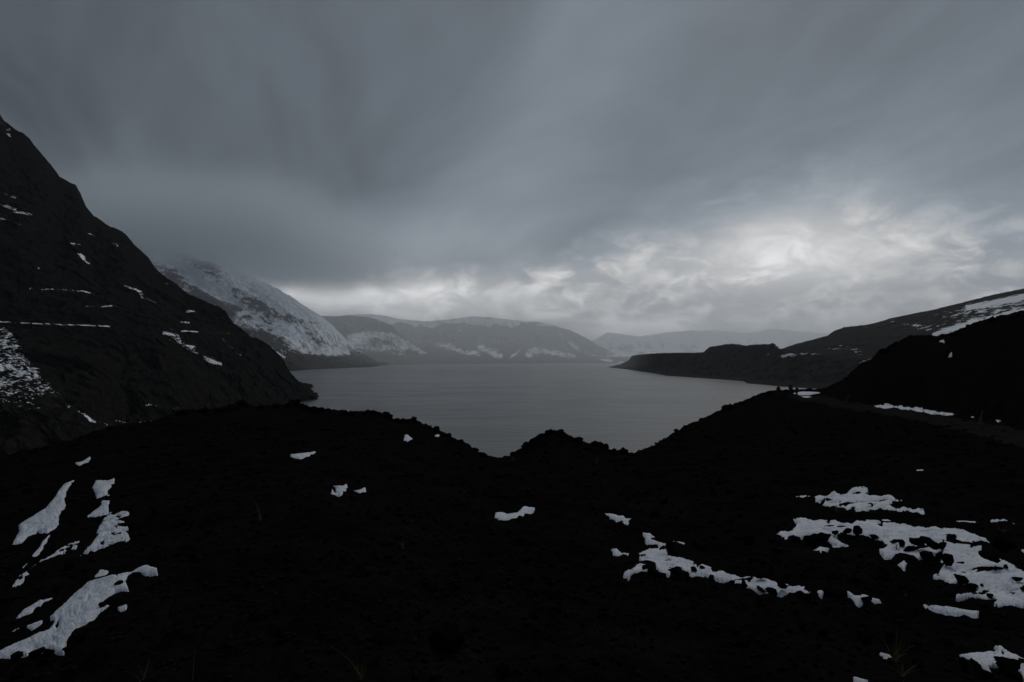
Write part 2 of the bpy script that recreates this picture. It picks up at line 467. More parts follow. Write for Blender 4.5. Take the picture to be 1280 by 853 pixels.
TRACK_PX = [(985, 494.5), (1000, 493), (1030, 496), (1070, 504), (1130, 511), (1200, 523), (1280, 538), (1420, 566), (1420, 612), (1280, 561), (1240, 549), (1180, 533), (1100, 517), (1040, 507), (1000, 500)]
PATCHES = [   # outline in photo pixels, thickness, wobble, how strongly stones break through, label
    ([(15, 681), (24, 665), (23, 657), (33, 650), (55, 637), (60, 632), (75, 612), (80, 606), (93, 600), (88, 607), (82, 614), (82, 620), (80, 624), (82, 632), (80, 637), (73, 645), (73, 657), (69, 661), (59, 666), (47, 665), (37, 671), (29, 677), (26, 680)], .07, .5, .1,
     'smooth tapering snow patch with a pointed top on the black slope below the scree'),
    ([(65, 667), (61, 672), (55, 682), (50, 690), (42, 696), (28, 709), (40, 698), (40, 694), (50, 684), (54, 676), (60, 670)], .05, .5, .3,
     'crooked thin strip of snow hanging below the smooth tapering patch'),
    ([(115, 610), (120, 601), (135, 601), (143, 598), (143, 605), (135, 612), (134, 619), (140, 620), (130, 623), (121, 624), (119, 616)], .06, .7, .2,
     'small square-shouldered snow patch above a narrow waist of snow'),
    ([(127, 626), (137, 626), (135, 634), (136, 641), (131, 643), (108, 646), (117, 639), (126, 633)], .05, .6, .2,
     'triangular scrap of snow between the square patch and the ribbed patch'),
    ([(127, 652), (133, 646), (137, 641), (152, 639), (160, 641), (157, 648), (153, 652), (160, 656), (158, 666), (161, 672), (150, 678), (135, 683), (120, 687), (116, 690), (104, 692), (97, 697), (103, 690), (113, 681), (121, 672), (122, 663), (126, 657)], .055, 1.2, .9,
     'ribbed snow patch crossed by thin dark lines of rock on the black slope'),
    ([(15, 734), (24, 720), (41, 708), (69, 690), (86, 680), (100, 675), (96, 684), (79, 692), (51, 708), (34, 722), (22, 732)], .05, 1.0, .6,
     'long slanting streak of snow above the largest slope patch'),
    ([(-60, 846), (-60, 830), (0, 814), (22, 803), (61, 787), (67, 779), (61, 772), (81, 755), (97, 738), (110, 728), (140, 720), (162, 716), (173, 710), (185, 707), (196, 711), (197, 718), (183, 720), (173, 718), (160, 720), (156, 726), (160, 737), (144, 740), (136, 748), (124, 756), (138, 758), (122, 767), (111, 781), (95, 791), (83, 803), (80, 818), (69, 818), (49, 814), (41, 814), (34, 820), (18, 822), (0, 825)], .07, .7, .25,
     'largest slope snow patch, a broad tongue with a rounded knob at its upper end'),
    ([(21, 771), (30, 761), (49, 751), (67, 746), (61, 753), (43, 761), (39, 768), (32, 768)], .04, .7, .4,
     'forked sliver of snow beside the upper edge of the broad tongue'),
    ([(11, 792), (26, 783), (39, 780), (55, 775), (51, 781), (41, 786), (30, 785), (16, 792)], .04, .5, .3,
     'thin wavy sliver of snow along the edge of the broad tongue'),
    ([(117, 721), (126, 712), (135, 714), (132, 718), (124, 722)], .04, .5, .3, 'little snow scrap just above the neck of the broad tongue'),
    ([(147, 759), (158, 756), (157, 761), (150, 762)], .03, .4, .2, 'tiny snow fleck under the neck of the broad tongue'),
    ([(93, 579), (103, 576), (112, 571), (115, 572), (110, 578), (99, 582)], .05, .5, .3, 'small lone snow fleck high on the black slope under the speckled scree'),
    ([(362, 568), (375, 567), (395, 565), (391, 568), (375, 573), (364, 571)], .06, .6, .3, 'flat small snow patch on the dark rise under the jagged crest'),
    ([(417, 607), (425, 607), (434, 606), (434, 616), (427, 621), (413, 619), (415, 613)], .07, 1.0, .3, 'blocky small snow patch with a smaller scrap beside it'),
    ([(439, 613), (448, 612), (456, 610), (457, 614), (450, 616)], .05, .7, .3, 'small scrap of snow next to the blocky patch'),
    ([(504, 551), (506, 543), (510, 544), (515, 549), (509, 552)], .10, .4, .1, 'small upright snow fleck on the crest slope facing the lake'),
    ([(543, 545), (546, 543), (550, 544), (548, 546)], .08, .3, .1, 'tiny snow speck near the notch of the crest'),
    ([(619, 642), (627, 641), (634, 644), (647, 641), (656, 633), (670, 636), (664, 642), (647, 646), (625, 650), (619, 647)], .06, .7, .25, 'dumbbell-shaped snow patch alone on bare black ground below the notch'),
    ([(753, 642), (763, 642), (772, 645), (778, 645), (782, 649), (791, 648), (798, 650), (796, 654), (782, 654), (772, 651), (761, 646)], .05, .9, .4, 'narrow snow strip lying above the forked snow streak'),
    ([(804, 666), (813, 667), (819, 672), (814, 674), (824, 679), (833, 680), (841, 677), (856, 680), (856, 684), (850, 685), (835, 684), (834, 694), (841, 696), (858, 700), (869, 705), (872, 711), (879, 706), (894, 711), (909, 717), (926, 722), (938, 721), (959, 724), (972, 729), (989, 732), (1010, 732), (1031, 742), (1027, 746), (1007, 745), (989, 746), (976, 746), (963, 740), (951, 740), (930, 735), (915, 729), (896, 725), (887, 721), (875, 717), (864, 721), (858, 716), (845, 714), (836, 720), (828, 719), (820, 710), (812, 707), (807, 714), (790, 718), (786, 724), (780, 720), (782, 715), (795, 707), (801, 703), (797, 697), (782, 697), (767, 693), (764, 687), (771, 687), (778, 693), (797, 693), (812, 686), (822, 687), (818, 683), (807, 679)], .06, 1.0, .45,
     'long forked snow streak with a star-shaped head running between black stones'),
    ([(1057, 739), (1070, 744), (1080, 744), (1100, 750), (1101, 753), (1085, 752), (1072, 759), (1065, 754), (1062, 747)], .06, .7, .3, 'hooked snow patch between the forked streak and the curved strip'),
    ([(1124, 751), (1140, 755), (1165, 758), (1185, 758), (1200, 762), (1225, 765), (1222, 771), (1205, 768), (1180, 767), (1155, 763), (1132, 756)], .05, .5, .15, 'smooth curved strip of snow with dry stems rising from it'),
    ([(969, 669), (980, 664), (990, 664), (996, 656), (992, 649), (1000, 647), (1022, 651), (1042, 652), (1065, 655), (1075, 649), (1095, 650), (1110, 651), (1125, 655), (1150, 659), (1175, 660), (1205, 662), (1232, 674), (1242, 682), (1235, 686), (1232, 697), (1252, 700), (1280, 714), (1340, 728), (1340, 764), (1280, 760), (1240, 759), (1242, 754), (1225, 747), (1196, 748), (1196, 743), (1220, 741), (1212, 730), (1197, 725), (1190, 734), (1182, 725), (1167, 721), (1174, 717), (1175, 705), (1177, 692), (1160, 696), (1145, 699), (1130, 695), (1105, 696), (1099, 687), (1110, 685), (1102, 677), (1092, 671), (1080, 671), (1067, 667), (1047, 670), (1047, 675), (1060, 681), (1047, 685), (1037, 680), (1030, 671), (1007, 670), (1002, 672), (987, 672), (984, 677)], .065, 1.1, .5,
     'broad snow field dotted with black stones, the widest snow on the plain'),
    ([(994, 620), (1015, 619), (1032, 621), (1040, 616), (1060, 617), (1061, 610), (1070, 609), (1087, 610), (1085, 615), (1100, 619), (1115, 620), (1127, 625), (1110, 629), (1115, 634), (1135, 635), (1155, 636), (1158, 646), (1142, 648), (1122, 642), (1100, 634), (1085, 638), (1067, 638), (1045, 634), (1032, 631), (1017, 626), (1002, 623)], .05, 1.6, 1.15,
     'tattered snow patch full of holes just beyond the broad snow field'),
    ([(1014, 689), (1025, 684), (1037, 686), (1027, 693)], .05, .5, .2, 'small snow scrap in the hollow below the narrow end of the broad field'),
    ([(1122, 705), (1130, 701), (1134, 705), (1130, 711)], .04, .4, .2, 'tiny round snow fleck in the hollow beside the clustered stones'),
    ([(1196, 651), (1208, 651), (1220, 652), (1220, 656), (1202, 654)], .05, .6, .3, 'thin flat snow strip beyond the end of the broad field'),
    ([(1237, 649), (1255, 650), (1266, 654), (1277, 659), (1260, 658), (1237, 654)], .05, .9, .7, 'broken thin snow strip trailing off behind the broad field'),
    ([(1198, 820), (1213, 816), (1232, 816), (1247, 813), (1241, 806), (1252, 808), (1259, 815), (1280, 824), (1340, 842), (1340, 890), (1280, 853), (1272, 842), (1274, 833), (1259, 827), (1245, 831), (1236, 836), (1241, 843), (1229, 838), (1213, 827)], .06, .8, .35,
     'ragged snow patch wrapped round a large dark stone beside dry grass'),
    ([(1119, 795), (1134, 799), (1132, 804), (1123, 802)], .03, .5, .2, 'dull small snow scrap next to the dry grass tuft'),
    ([(1101, 815), (1113, 819), (1108, 820)], .03, .4, .2, 'thin snow sliver under the dry grass tuft'),
    ([(1067, 845), (1084, 850), (1079, 853), (1068, 850)], .03, .4, .2, 'small snow scrap on the gravel below the dry grass'),
    ([(991, 492), (1000, 490.5), (1014, 490), (1025, 491.3), (1014, 494), (1000, 494.5)], .30, .3, .0, 'bright snow bank on the brow where the hikers stand'),
    ([(1000, 496), (1010, 495.3), (1018, 497), (1008, 498)], .2, .3, .0, 'thin line of snow in front of the bright snow bank'),
    ([(1092, 508), (1107, 505), (1118, 506), (1131, 508), (1153, 509.5), (1162, 514), (1184, 516), (1197, 519), (1184, 520), (1162, 517.5), (1140, 514), (1118, 511), (1096, 510)], .14, 1.3, 1.0, 'long broken snow strip beside the track at the foot of the black hill'),
    ([(1212, 520.5), (1219, 521.5), (1216, 523.5)], .1, .4, .2, 'snow speck beside the leaning stake'),
    ([(1245, 525.5), (1251, 526), (1248, 529)], .1, .3, .2, 'lone snow speck at the foot of the black hill'),
    ([(1144, 588), (1155, 587), (1154, 589.5), (1146, 590)], .05, .4, .2, 'tiny flat snow fleck alone on the gravel plain'),
    ([(1173, 428), (1180, 426), (1181, 429)], .4, .3, .2, 'higher of two tiny snow flecks on the black hill'),
    ([(1185, 447), (1190, 441), (1190, 446)], .4, .3, .2, 'lower of two tiny snow flecks on the black hill'),
    ([(1272, 687), (1290, 689), (1290, 694), (1276, 692)], .05, .4, .2, 'small snow scrap on bare ground behind the broad field'),
]
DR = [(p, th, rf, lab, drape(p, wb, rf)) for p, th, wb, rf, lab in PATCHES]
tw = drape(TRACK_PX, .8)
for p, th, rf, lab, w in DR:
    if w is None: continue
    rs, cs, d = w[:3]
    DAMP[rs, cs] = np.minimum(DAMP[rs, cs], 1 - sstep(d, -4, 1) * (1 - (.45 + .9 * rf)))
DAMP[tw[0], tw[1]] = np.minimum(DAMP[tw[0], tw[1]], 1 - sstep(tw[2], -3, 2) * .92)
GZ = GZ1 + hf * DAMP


def surf(X, Y, Zg=None):
    """ground height (absolute) under a point of the near field"""
    Zg = GZ if Zg is None else Zg
    j = int(np.clip(round((X / Y + 1.25) / 2.5 * (NC - 1)), 0, NC - 1))
    return float(np.interp(Y, GY[:, j], Zg[:, j])) + EYE


def hit(x, y, Zg=None):
    """first point of the near ground seen through a photo pixel"""
    Zg = GZ1 if Zg is None else Zg
    t, e = ray(x, y)
    j = int(np.clip(round((float(t) + 1.25) / 2.5 * (NC - 1)), 0, NC - 1))
    above = Zg[:, j] >= float(e) * GY[:, j]
    k = int(np.argmax(above)) if above.any() else NR1
    return float(GX[k, j]), float(GY[k, j]), float(GZ[k, j]) + EYE


def build_ground():
    co = np.stack([GX, GY, GZ + EYE], -1).reshape(-1, 3)
    q = grid_quads(NR, NC)
    # the land to the sides and behind the camera, out to the horizon
    g = np.concatenate([-np.geomspace(15000, 2, 60), np.linspace(-1.5, 1.5, 7), np.geomspace(2, 15000, 60)])
    bx, by = np.meshgrid(g, g)
    r = np.hypot(bx, by)
    bz = EYE - 1.80 - .05 * np.minimum(r, 60) + .6 * fbm(bx / 40, by / 40, o=4) * sstep(r, 4, 40) + 60 * (fbm(bx / 2600, by / 2600, o=4) + .5) * sstep(r, 300, 4000)
    side = np.where(by > 0, np.abs(bx) / np.maximum(by, 1e-3), 9)
    bz = bz - 2.5 * sstep(side, 9, 1.3) * sstep(r, 2, 20)
    qb = grid_quads(len(g), len(g))
    cx = bx.ravel()[qb].mean(1); cy = by.ravel()[qb].mean(1)
    keep = (cy < .9) | ((np.abs(cx) > cy * 1.35) & (cy < 60))
    qb = qb[keep]
    used = np.unique(qb); mp = -np.ones(bx.size, int); mp[used] = np.arange(len(used))
    cb = np.stack([bx, by, bz], -1).reshape(-1, 3)[used]
    me = mesh_from('ground', np.concatenate([co, cb]), np.concatenate([q, mp[qb] + len(co)]))
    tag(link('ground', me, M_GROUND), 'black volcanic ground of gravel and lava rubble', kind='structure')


build_ground()


def sheet(name, w, zoff, mat, dmin, rough_keep):
    rs, cs, dc, d, gx, gy, gz, gh = w
    nr, nc = d.shape
    z = gz + gh * rough_keep + zoff(d, gy)
    if name == 'snow_patch':
        sy = gy / 6
        u, v = gx / (.28 * sy), np.log(gy) / .07
        z = z + np.minimum(sy, 3) * sstep(d, -1, 5) * (.009 * fbm(u, v, o=5, gain=.66) + .006 * ridged(u * .8 + v * .5, v * 1.3 + 9, o=3))
    co = np.stack([gx, gy, z + EYE], -1).reshape(-1, 3)
    q = grid_quads(nr, nc)
    q = q[(d.ravel()[q] > dmin).any(1)]
    if len(q) < 2: return None
    u = np.unique(q); mp = -np.ones(nr * nc, int); mp[u] = np.arange(len(u))
    c = co[u]; o = c.mean(0); o[2] = c[:, 2].min()
    me = mesh_from(name, c - o, mp[q])
    return link(name, me, mat, loc=tuple(o))


tag(sheet('track', tw, lambda d, Y: np.clip(d * .02, -.12, .035), M_TRACK, -1.5, .06), 'worn gravel track leading to the brow', kind='structure')
for p, th, rf, lab, w in DR:
    if w is None: continue
    def zoff(d, Y, th=th):
        s = th * (.20 + .040 * np.minimum(Y, 16)) * (1 if Y.mean() < 25 else 1.6)
        return s * (1.35 * (1 - np.exp(-np.maximum(d + .6, 0) / 3.2)) - .35 * 1.0 + np.minimum(d + .6, 0) * .8) + s * .35 * sstep(d, -.8, .6)
    o = sheet('snow_patch', w, zoff, M_SNOW, -1.2, .15)
    if o: tag(o, lab, 'snow patch')

# ------------------------------------------------------------------ mountains: sheets lofted through contour lines that stand at their own distances
def loft(name, t0, t1, nc, lines, segs, mat, noise_fn=None, snow_fn=None, label=None):
    """lines: list of lists (photo x, photo y, depth) ; segs: rows between successive lines"""
    t = np.linspace(t0, t1, nc)
    Ys, Zs = [], []
    for pts in lines:
        if callable(pts):
            y, z = pts(t, Ys, Zs)
        else:
            a = np.array([(q[0], q[1]) for q in pts], float)
            tt, ee = ray(a[:, 0], a[:, 1])
            yy = np.array([q[2] if q[2] else EYE / max(1e-4, -e_) for q, e_ in zip(pts, ee)])   # depth 0: the point lies on the lake
            y = np.interp(t, tt, yy); z = np.interp(t, tt, ee) * y
        Ys.append(y); Zs.append(z)
    RY, RZ, V = [], [], []
    for k, n in enumerate(segs):
        for s in np.linspace(0, 1, n, endpoint=(k == len(segs) - 1)):
            RY.append(Ys[k] + (Ys[k + 1] - Ys[k]) * s); RZ.append(Zs[k] + (Zs[k + 1] - Zs[k]) * s); V.append(k + s)
    Y = np.array(RY); Zr = np.array(RZ); X = Y * t[None, :]
    V = np.array(V)[:, None] + 0 * X
    # round off the creases between the lines a little
    for _ in range(3):
        Zr[1:-1] = .25 * Zr[:-2] + .5 * Zr[1:-1] + .25 * Zr[2:]
    if noise_fn:
        dX, dY, dZ = noise_fn(X, Y, Zr, V)
        X, Y, Zr = X + dX, Y + dY, Zr + dZ
    x, y = project(X, Y, Zr)
    base = np.array([X.mean(), Y.mean(), 0.0])
    me = mesh_from(name, np.stack([X, Y, Zr + EYE], -1).reshape(-1, 3) - base, grid_quads(*X.shape))
    if snow_fn is not None: attr(me, 'snow', snow_fn(x, y, X, Y, Zr, V))
    o = link(name, me, mat, loc=tuple(base))
    tag(o, label, kind='structure')
    return o


def behind(dist, drop):
    def f(t, Ys, Zs):
        return Ys[-1] + dist, Zs[-1] - drop * (Zs[-1] + EYE)
    return f


def sunk(dist, z=-EYE - 6):
    def f(t, Ys, Zs): return Ys[-1] + dist, np.minimum(Zs[-1], z)
    return f


def under_lake(dist):
    """starts a loft a little under water, nearer than the shore line that follows"""
    return dist


def stroke(x, y, pts, w):
    """soft brush along a polyline in photo pixels"""
    d = np.full(x.shape, 1e9)
    for (ax, ay), (bx, by) in zip(pts[:-1], pts[1:]):
        dx, dy = bx - ax, by - ay
        h = np.clip(((x - ax) * dx + (y - ay) * dy) / (dx * dx + dy * dy + 1e-9), 0, 1)
        d = np.minimum(d, np.hypot(x - ax - h * dx, y - ay - h * dy))
    return np.exp(-(d / w) ** 2)


# ---- the steep black spur with the road cut
spur_sil = [(-400, -190), (-200, -60), (-60, 80), (0, 141), (7, 152), (22, 161), (33, 168), (47, 185), (63, 204), (74, 219), (95, 231), (101, 241), (108, 257), (116, 268), (136, 281),
            (157, 291), (168, 306), (184, 320), (191, 329), (196, 337), (218, 353), (234, 366), (263, 379), (275, 383), (282, 389), (288, 401), (300, 410), (304, 413.5),
            (306, 418.5), (320, 421), (335, 431), (348, 443), (362, 465), (380, 484), (391, 494), (398, 499.6)]
ridge = [(x, y, float(np.interp(x, [-400, 0, 120, 200, 306, 397], [1000, 1150, 1170, 1185, 1108, 1122]))) for x, y in spur_sil]
ridge += [(403, 504, 1120), (420, 514, 1100)]
road_y = [(-400, 398.5), (0, 404), (137, 408), (200, 411), (255, 415), (303, 418.6)]
def roadpts(extra, dy=0.0):
    H = 42.0
    out = []
    for x, y in road_y:
        _, e = ray(x, y)
        out.append((x, y, H / float(e)))
    res = []
    for x, y, Y in out:
        zz = H
        Y2 = Y + extra
        yy = project(0.0, Y2, zz)[1]
        res.append((x, float(yy) + dy, Y2))
    return res
tail = [(330, 432, 1085), (362, 469, 1095), (397, 500, 1112), (420, 513, 1096)]
foot = [(-400, 720, 0), (-200, 660, 0), (0, 612, 0), (100, 590, 0), (200, 560, 0), (300, 530, 0), (370, 505, 0), (392, 498.6, 0), (420, 496, 0)]
low_road = [(-400, 620, 300), (0, 572, 400), (100, 552, 490), (150, 531, 620), (215, 526, 660), (300, 508, 840), (385, 494, 1080), (397, 500, 1105), (420, 511, 1096)]


def spur_noise(X, Y, Z, V):
    m = np.minimum(sstep(V, .2, 1.2), 1)
    roadm = 1 - np.exp(-((V - 2.5) / .55) ** 2)
    bulk = ridged(X / 190, Y / 190, Z / 150, o=5, gain=.52)
    fine = ridged(X / 42 + 3, Y / 42, Z / 30, o=5, gain=.6)
    strata = perlin(X * 0 + 1.3, (Z + .25 * X) / 13, Y / 160) * 3.5
    top = 1 - .75 * np.exp(-((V - 4) / .25) ** 2)
    dY = (-26 * bulk - 6.5 * fine) * m * (.2 + .8 * roadm) * top * (1 - .8 * sstep(X / Y, -.40, -.345))
    dZ = (4 * bulk + 4.6 * fine + strata * .6) * m * (.1 + .9 * roadm) * (.35 + .65 * top)
    return dY * 0, dY, dZ


SPUR_SNOW = [([(-10, 402), (30, 404), (80, 406), (137, 408)], 1.7, .62), ([(195, 411), (230, 413), (300, 418)], 1.3, .20), ([(228, 414), (248, 415.5)], 1.8, .6),
             ([(0, 255), (20, 264), (38, 270)], 3.5, .50), ([(0, 241), (20, 246)], 3, .38), ([(0, 273), (26, 282)], 1.6, .45), ([(0, 152), (10, 160), (12, 170)], 4, .36), ([(10, 153), (24, 161)], 2, .3),
             ([(36, 361), (66, 362)], 1.7, .50), ([(72, 363), (120, 365)], 1.6, .48), ([(107, 383), (124, 384), (140, 383)], 1.8, .45), ([(96, 317), (104, 323), (112, 331)], 2.6, .55),
             ([(86, 305), (100, 307)], 1.5, .4), ([(110, 292), (120, 295)], 2.2, .50), ([(139, 305), (148, 307)], 1.8, .40), ([(155, 356), (172, 364), (180, 373)], 3.2, .52),
             ([(183, 374), (196, 378)], 2, .42), ([(50, 334), (56, 336)], 1.7, .4), ([(206, 352), (212, 356)], 2, .4), ([(233, 390), (244, 391)], 2, .52), ([(226, 402), (236, 404)], 1.5, .35),
             ([(205, 416), (225, 426), (250, 442), (275, 457)], 6.5, .40), ([(278, 425), (292, 436)], 4, .38), ([(298, 441), (310, 444)], 2, .3), ([(160, 332), (166, 335)], 1.5, .3),
             ([(48, 460), (58, 462), (66, 463)], 2, .45), ([(66, 462), (90, 457)], 1.2, .32), ([(101, 464.5), (109, 465)], 1.4, .42), ([(116, 478.5), (124, 479)], 1.3, .35),
             ([(181, 506.5), (198, 507)], 1.4, .42), ([(145, 526), (160, 529), (215, 525)], 1.9, .36), ([(219, 511), (228, 511)], 1.4, .3),
             ([(2, 450), (20, 463), (36, 473)], 3.2, .55), ([(88, 508), (104, 517), (118, 527)], 2.6, .50), ([(118, 525), (136, 532)], 1.5, .35)]


def spur_snow(x, y, X, Y, Z, V):
    s = np.full(x.shape, -.36)
    brk = fbm(X / 14, Y / 60, Z / 9, o=3)
    wx = x + 3.0 * fbm(X / 22, Y / 60, Z / 20, o=3); wy = y + 2.2 * fbm(X / 25 + 9, Y / 60, Z / 14, o=3)
    for pts, w, k in SPUR_SNOW:
        road = abs(pts[0][1] - pts[-1][1]) < 8 and pts[-1][0] - pts[0][0] > 60
        s = np.maximum(s, -.36 + stroke(x if road else wx, y if road else wy, pts, w * (1 if road else 1.25)) * (.56 + k * .8) + (.02 if road else .28) * brk - (0 if road else .05))
    # the speckled scree fan
    lx = np.interp(y, [400, 420, 450, 470, 500, 530, 560], [5, 28, 45, 62, 92, 128, 128])
    fan = sstep(lx - x, -6, 14) * sstep(y, 402, 412) * (1 - sstep(y, 540, 575)) * (1 - .30 * sstep(y, 470, 540))
    s = np.maximum(s, -.36 + fan * .82)
    s = s + .10 * fan * perlin((X + Y * .2) / 9, Z / 15)
    s = s + .05 * ridged(X / 25, Y / 25, Z / 16, o=3) * (s > -.3)
    return s


M_SPUR = mat_mountain('spur_rock', (.004, .004, .004), (.015, .0145, .014), .30, .06, .55, (.74, .77, .82), (.7, .7, 1.5), 1.2, 6, .62)
loft('mountain_spur', -1.30, float(ray(420, 500)[0]), 620,
     [foot, low_road, roadpts(0) + tail, roadpts(9) + [(x, y - .6, Y + 4) for x, y, Y in tail], ridge, behind(160, .3), sunk(700)],
     [40, 130, 8, 230, 24, 20], M_SPUR, spur_noise, spur_snow, 'steep black mountain spur with a road cut across it and scattered snow')

# ---- snowy mountain whose top is lost in cloud
def rib(X, Y, Z):
    w = 60 * perlin(X / 300, Y / 900, Z / 300)
    return ridged((X * .60 + Z + w) / 210, (X - .60 * Z) / 900, Y / 2600, o=5, gain=.58)


def snowy_noise(X, Y, Z, V):
    m = sstep(V, .02, .5)
    top = 1 - .7 * np.exp(-((V - 2) / .2) ** 2)
    # ribs and gullies run down the face towards the shore
    g = rib(X, Y, Z)
    f = ridged(X / 120, Y / 120, Z / 120, o=5, gain=.55)
    dY = (-75 * g - 30 * f) * m * top
    dZ = (14 * g + 20 * f) * m * (.3 + .7 * top)
    return 0 * dY, dY, dZ


def snowy_snow(x, y, X, Y, Z, V):
    g = rib(X, Y, Z)
    f = ridged(X / 120, Y / 120, Z / 120, o=5, gain=.55)
    s = .45 - .34 * g - .16 * f
    s = s - .40 * sstep(y, 438, 458) - .22 * stroke(x, y, [(330, 415), (360, 435), (400, 455)], 13) * 1.3
    s = s + .35 * stroke(x, y, [(290, 345), (340, 362), (375, 385), (430, 425)], 13) + .22 * stroke(x, y, [(260, 365), (330, 408), (370, 430), (420, 445)], 8)
    s = s - .30 * stroke(x, y, [(215, 345), (260, 372), (310, 395)], 9)
    return s


M_SNOWY = mat_mountain('snowy_mountain_rock', (.012, .012, .012), (.035, .034, .033), .024, .10, .45, (.78, .80, .84), (1, 1, .8), 8, 9, .66)
loft('snowy_mountain', float(ray(120, 440)[0]), float(ray(492, 456)[0]), 520,
     [[(120, 478, 0), (300, 468.5, 0), (362, 464.3, 0), (388, 462.3, 0), (430, 460.6, 0), (465, 459.2, 0), (478, 457.2, 0), (492, 456.4, 0)],
      [(120, 420, 3900), (300, 425, 4000), (362, 430, 4200), (400, 437, 4600), (440, 448, 5100), (465, 454, 5500), (492, 455.8, 6200)],
      [(100, 290, 5200), (190, 303, 5200), (250, 316, 5200), (300, 338, 5200), (346, 360, 5250), (362, 369, 5300), (379, 381, 5350), (400, 394, 5450), (417, 407.6, 5600), (432, 424, 5750), (447, 437, 5900), (465, 448, 6100), (478, 455, 6400), (492, 456.6, 6800)],
      behind(700, .3), sunk(2500)], [110, 200, 14, 12], M_SNOWY, snowy_noise, snowy_snow, 'snow-streaked mountain rising from the lake into the cloud')


# ---- mountains on the far shore
def far_noise(sc, ay, az, k):
    def f(X, Y, Z, V):
        m = sstep(V, .02, .6); top = 1 - .75 * np.exp(-((V - k) / .25) ** 2)
        g = ridged(X / sc, Z / (sc * 1.8), Y / (sc * 5), o=5, gain=.55)
        h = ridged(X / (sc * .3), Y / (sc * .3), Z / (sc * .3), o=4, gain=.55)
        dY = (-ay * g - ay * .2 * h) * m * top
        return 0 * dY, dY, (az * g * .6 + az * h) * m * (.3 + .7 * top)
    return f


def fg(X, Y, Z, sc): return ridged(X / sc, Z / (sc * 1.8), Y / (sc * 5), o=5, gain=.55)


def farA_snow(x, y, X, Y, Z, V):
    s = -.25 + 0 * x
    s = s + .92 * np.clip(stroke(x, y, [(438, 422), (470, 418), (490, 420), (512, 432), (540, 449)], 7) + stroke(x, y, [(440, 432), (470, 434), (500, 438)], 8) * .8, 0, 1)
    s = s - .30 * fg(X, Y, Z, 300) - .5 * sstep(y, 444, 453)
    return s


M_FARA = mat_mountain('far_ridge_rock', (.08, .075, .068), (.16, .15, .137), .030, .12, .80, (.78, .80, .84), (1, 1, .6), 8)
loft('far_ridge', float(ray(380, 430)[0]), float(ray(562, 455)[0]), 260,
     [[(380, 458.2, 0), (480, 456.6, 0), (520, 456.0, 0), (562, 455.3, 0)],
      [(380, 430, 7300), (440, 432, 7300), (500, 441, 7400), (548, 453.5, 7400), (562, 455.0, 7200)],
      [(380, 396, 8200), (400, 394.5, 8200), (415, 395, 8200), (438, 394, 8200), (465, 396.6, 8200), (489, 406, 8100), (501, 418, 8000), (515, 430, 7900), (536, 443, 7700), (548, 451, 7500), (562, 455.2, 7300)],
      behind(500, .25), sunk(2500)], [50, 100, 10, 8], M_FARA, far_noise(300, 110, 12, 2), farA_snow, 'brown far ridge with a snowy lower flank across the lake')


def farB_snow(x, y, X, Y, Z, V):
    cap = np.interp(x, [465, 490, 500, 520, 540, 556, 575, 600, 612, 622, 640, 652, 667, 672, 690, 760], [402, 407, 402.5, 409, 410.5, 405, 404.5, 407.5, 409, 406, 411, 404, 403, 399, 399, 399])
    cap = cap + 2.2 * perlin(x / 9, x * 0 + .4) + 1.5 * perlin(x / 3.3, x * 0 + 2.4)
    s = -.30 + .95 * sstep(cap - y, -1.2, 1.2)
    for pts, w, k in [([(545, 430), (560, 434), (580, 440), (600, 443)], 5, .8), ([(600, 435), (615, 440), (625, 446)], 6, .85), ([(660, 443), (675, 436), (690, 441), (716, 446)], 6, .78), ([(636, 449), (652, 436)], 2.2, .8), ([(540, 448), (600, 450)], 3, .4),
                      ([(570, 411), (576, 414)], 2, .6), ([(642, 426), (648, 427)], 2, .6), ([(697, 415), (704, 422)], 2, .6), ([(712, 430), (730, 440), (745, 446)], 5, .55), ([(672, 406), (690, 406.5)], 2.6, .9), ([(735, 430), (760, 442), (780, 450)], 6, .5)]:
        s = np.maximum(s, -.30 + k * stroke(x, y, pts, w) * 1.05)
    s = s - .32 * fg(X, Y, Z, 170) - .35 * sstep(y, 447, 454)
    return s


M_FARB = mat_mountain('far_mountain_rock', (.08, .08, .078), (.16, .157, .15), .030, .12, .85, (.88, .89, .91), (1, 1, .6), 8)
loft('far_mountain', float(ray(430, 420)[0]), float(ray(800, 454)[0]), 460,
     [[(430, 457.0, 0), (560, 455.4, 0), (640, 454.7, 0), (800, 453.9, 0)],
      [(430, 425, 9900), (560, 429, 10000), (640, 427, 10100), (700, 434, 10100), (760, 448, 10200), (800, 453.5, 10300)],
      [(430, 393, 11200), (465, 392.5, 11200), (480, 394, 11200), (498, 398.5, 11200), (533, 401.5, 11200), (566, 398.5, 11200), (593, 395, 11200), (611, 396, 11200), (640, 400, 11200), (666, 401.5, 11200), (691, 406, 11200), (712, 412, 11100), (732, 422, 11000), (747, 431, 10900), (765, 440, 10800), (783, 450, 10700), (800, 454, 10600)],
      behind(600, .2), sunk(2500)], [60, 120, 12, 8], M_FARB, far_noise(380, 120, 12, 2), farB_snow, 'far mountain with a white cap and snow patches across the lake')


def farC_snow(x, y, X, Y, Z, V):
    g = fg(X, Y, Z, 480)
    return .60 - .60 * g - .45 * sstep(y, 442, 452) + .25 * sstep(430 - y, -6, 8)


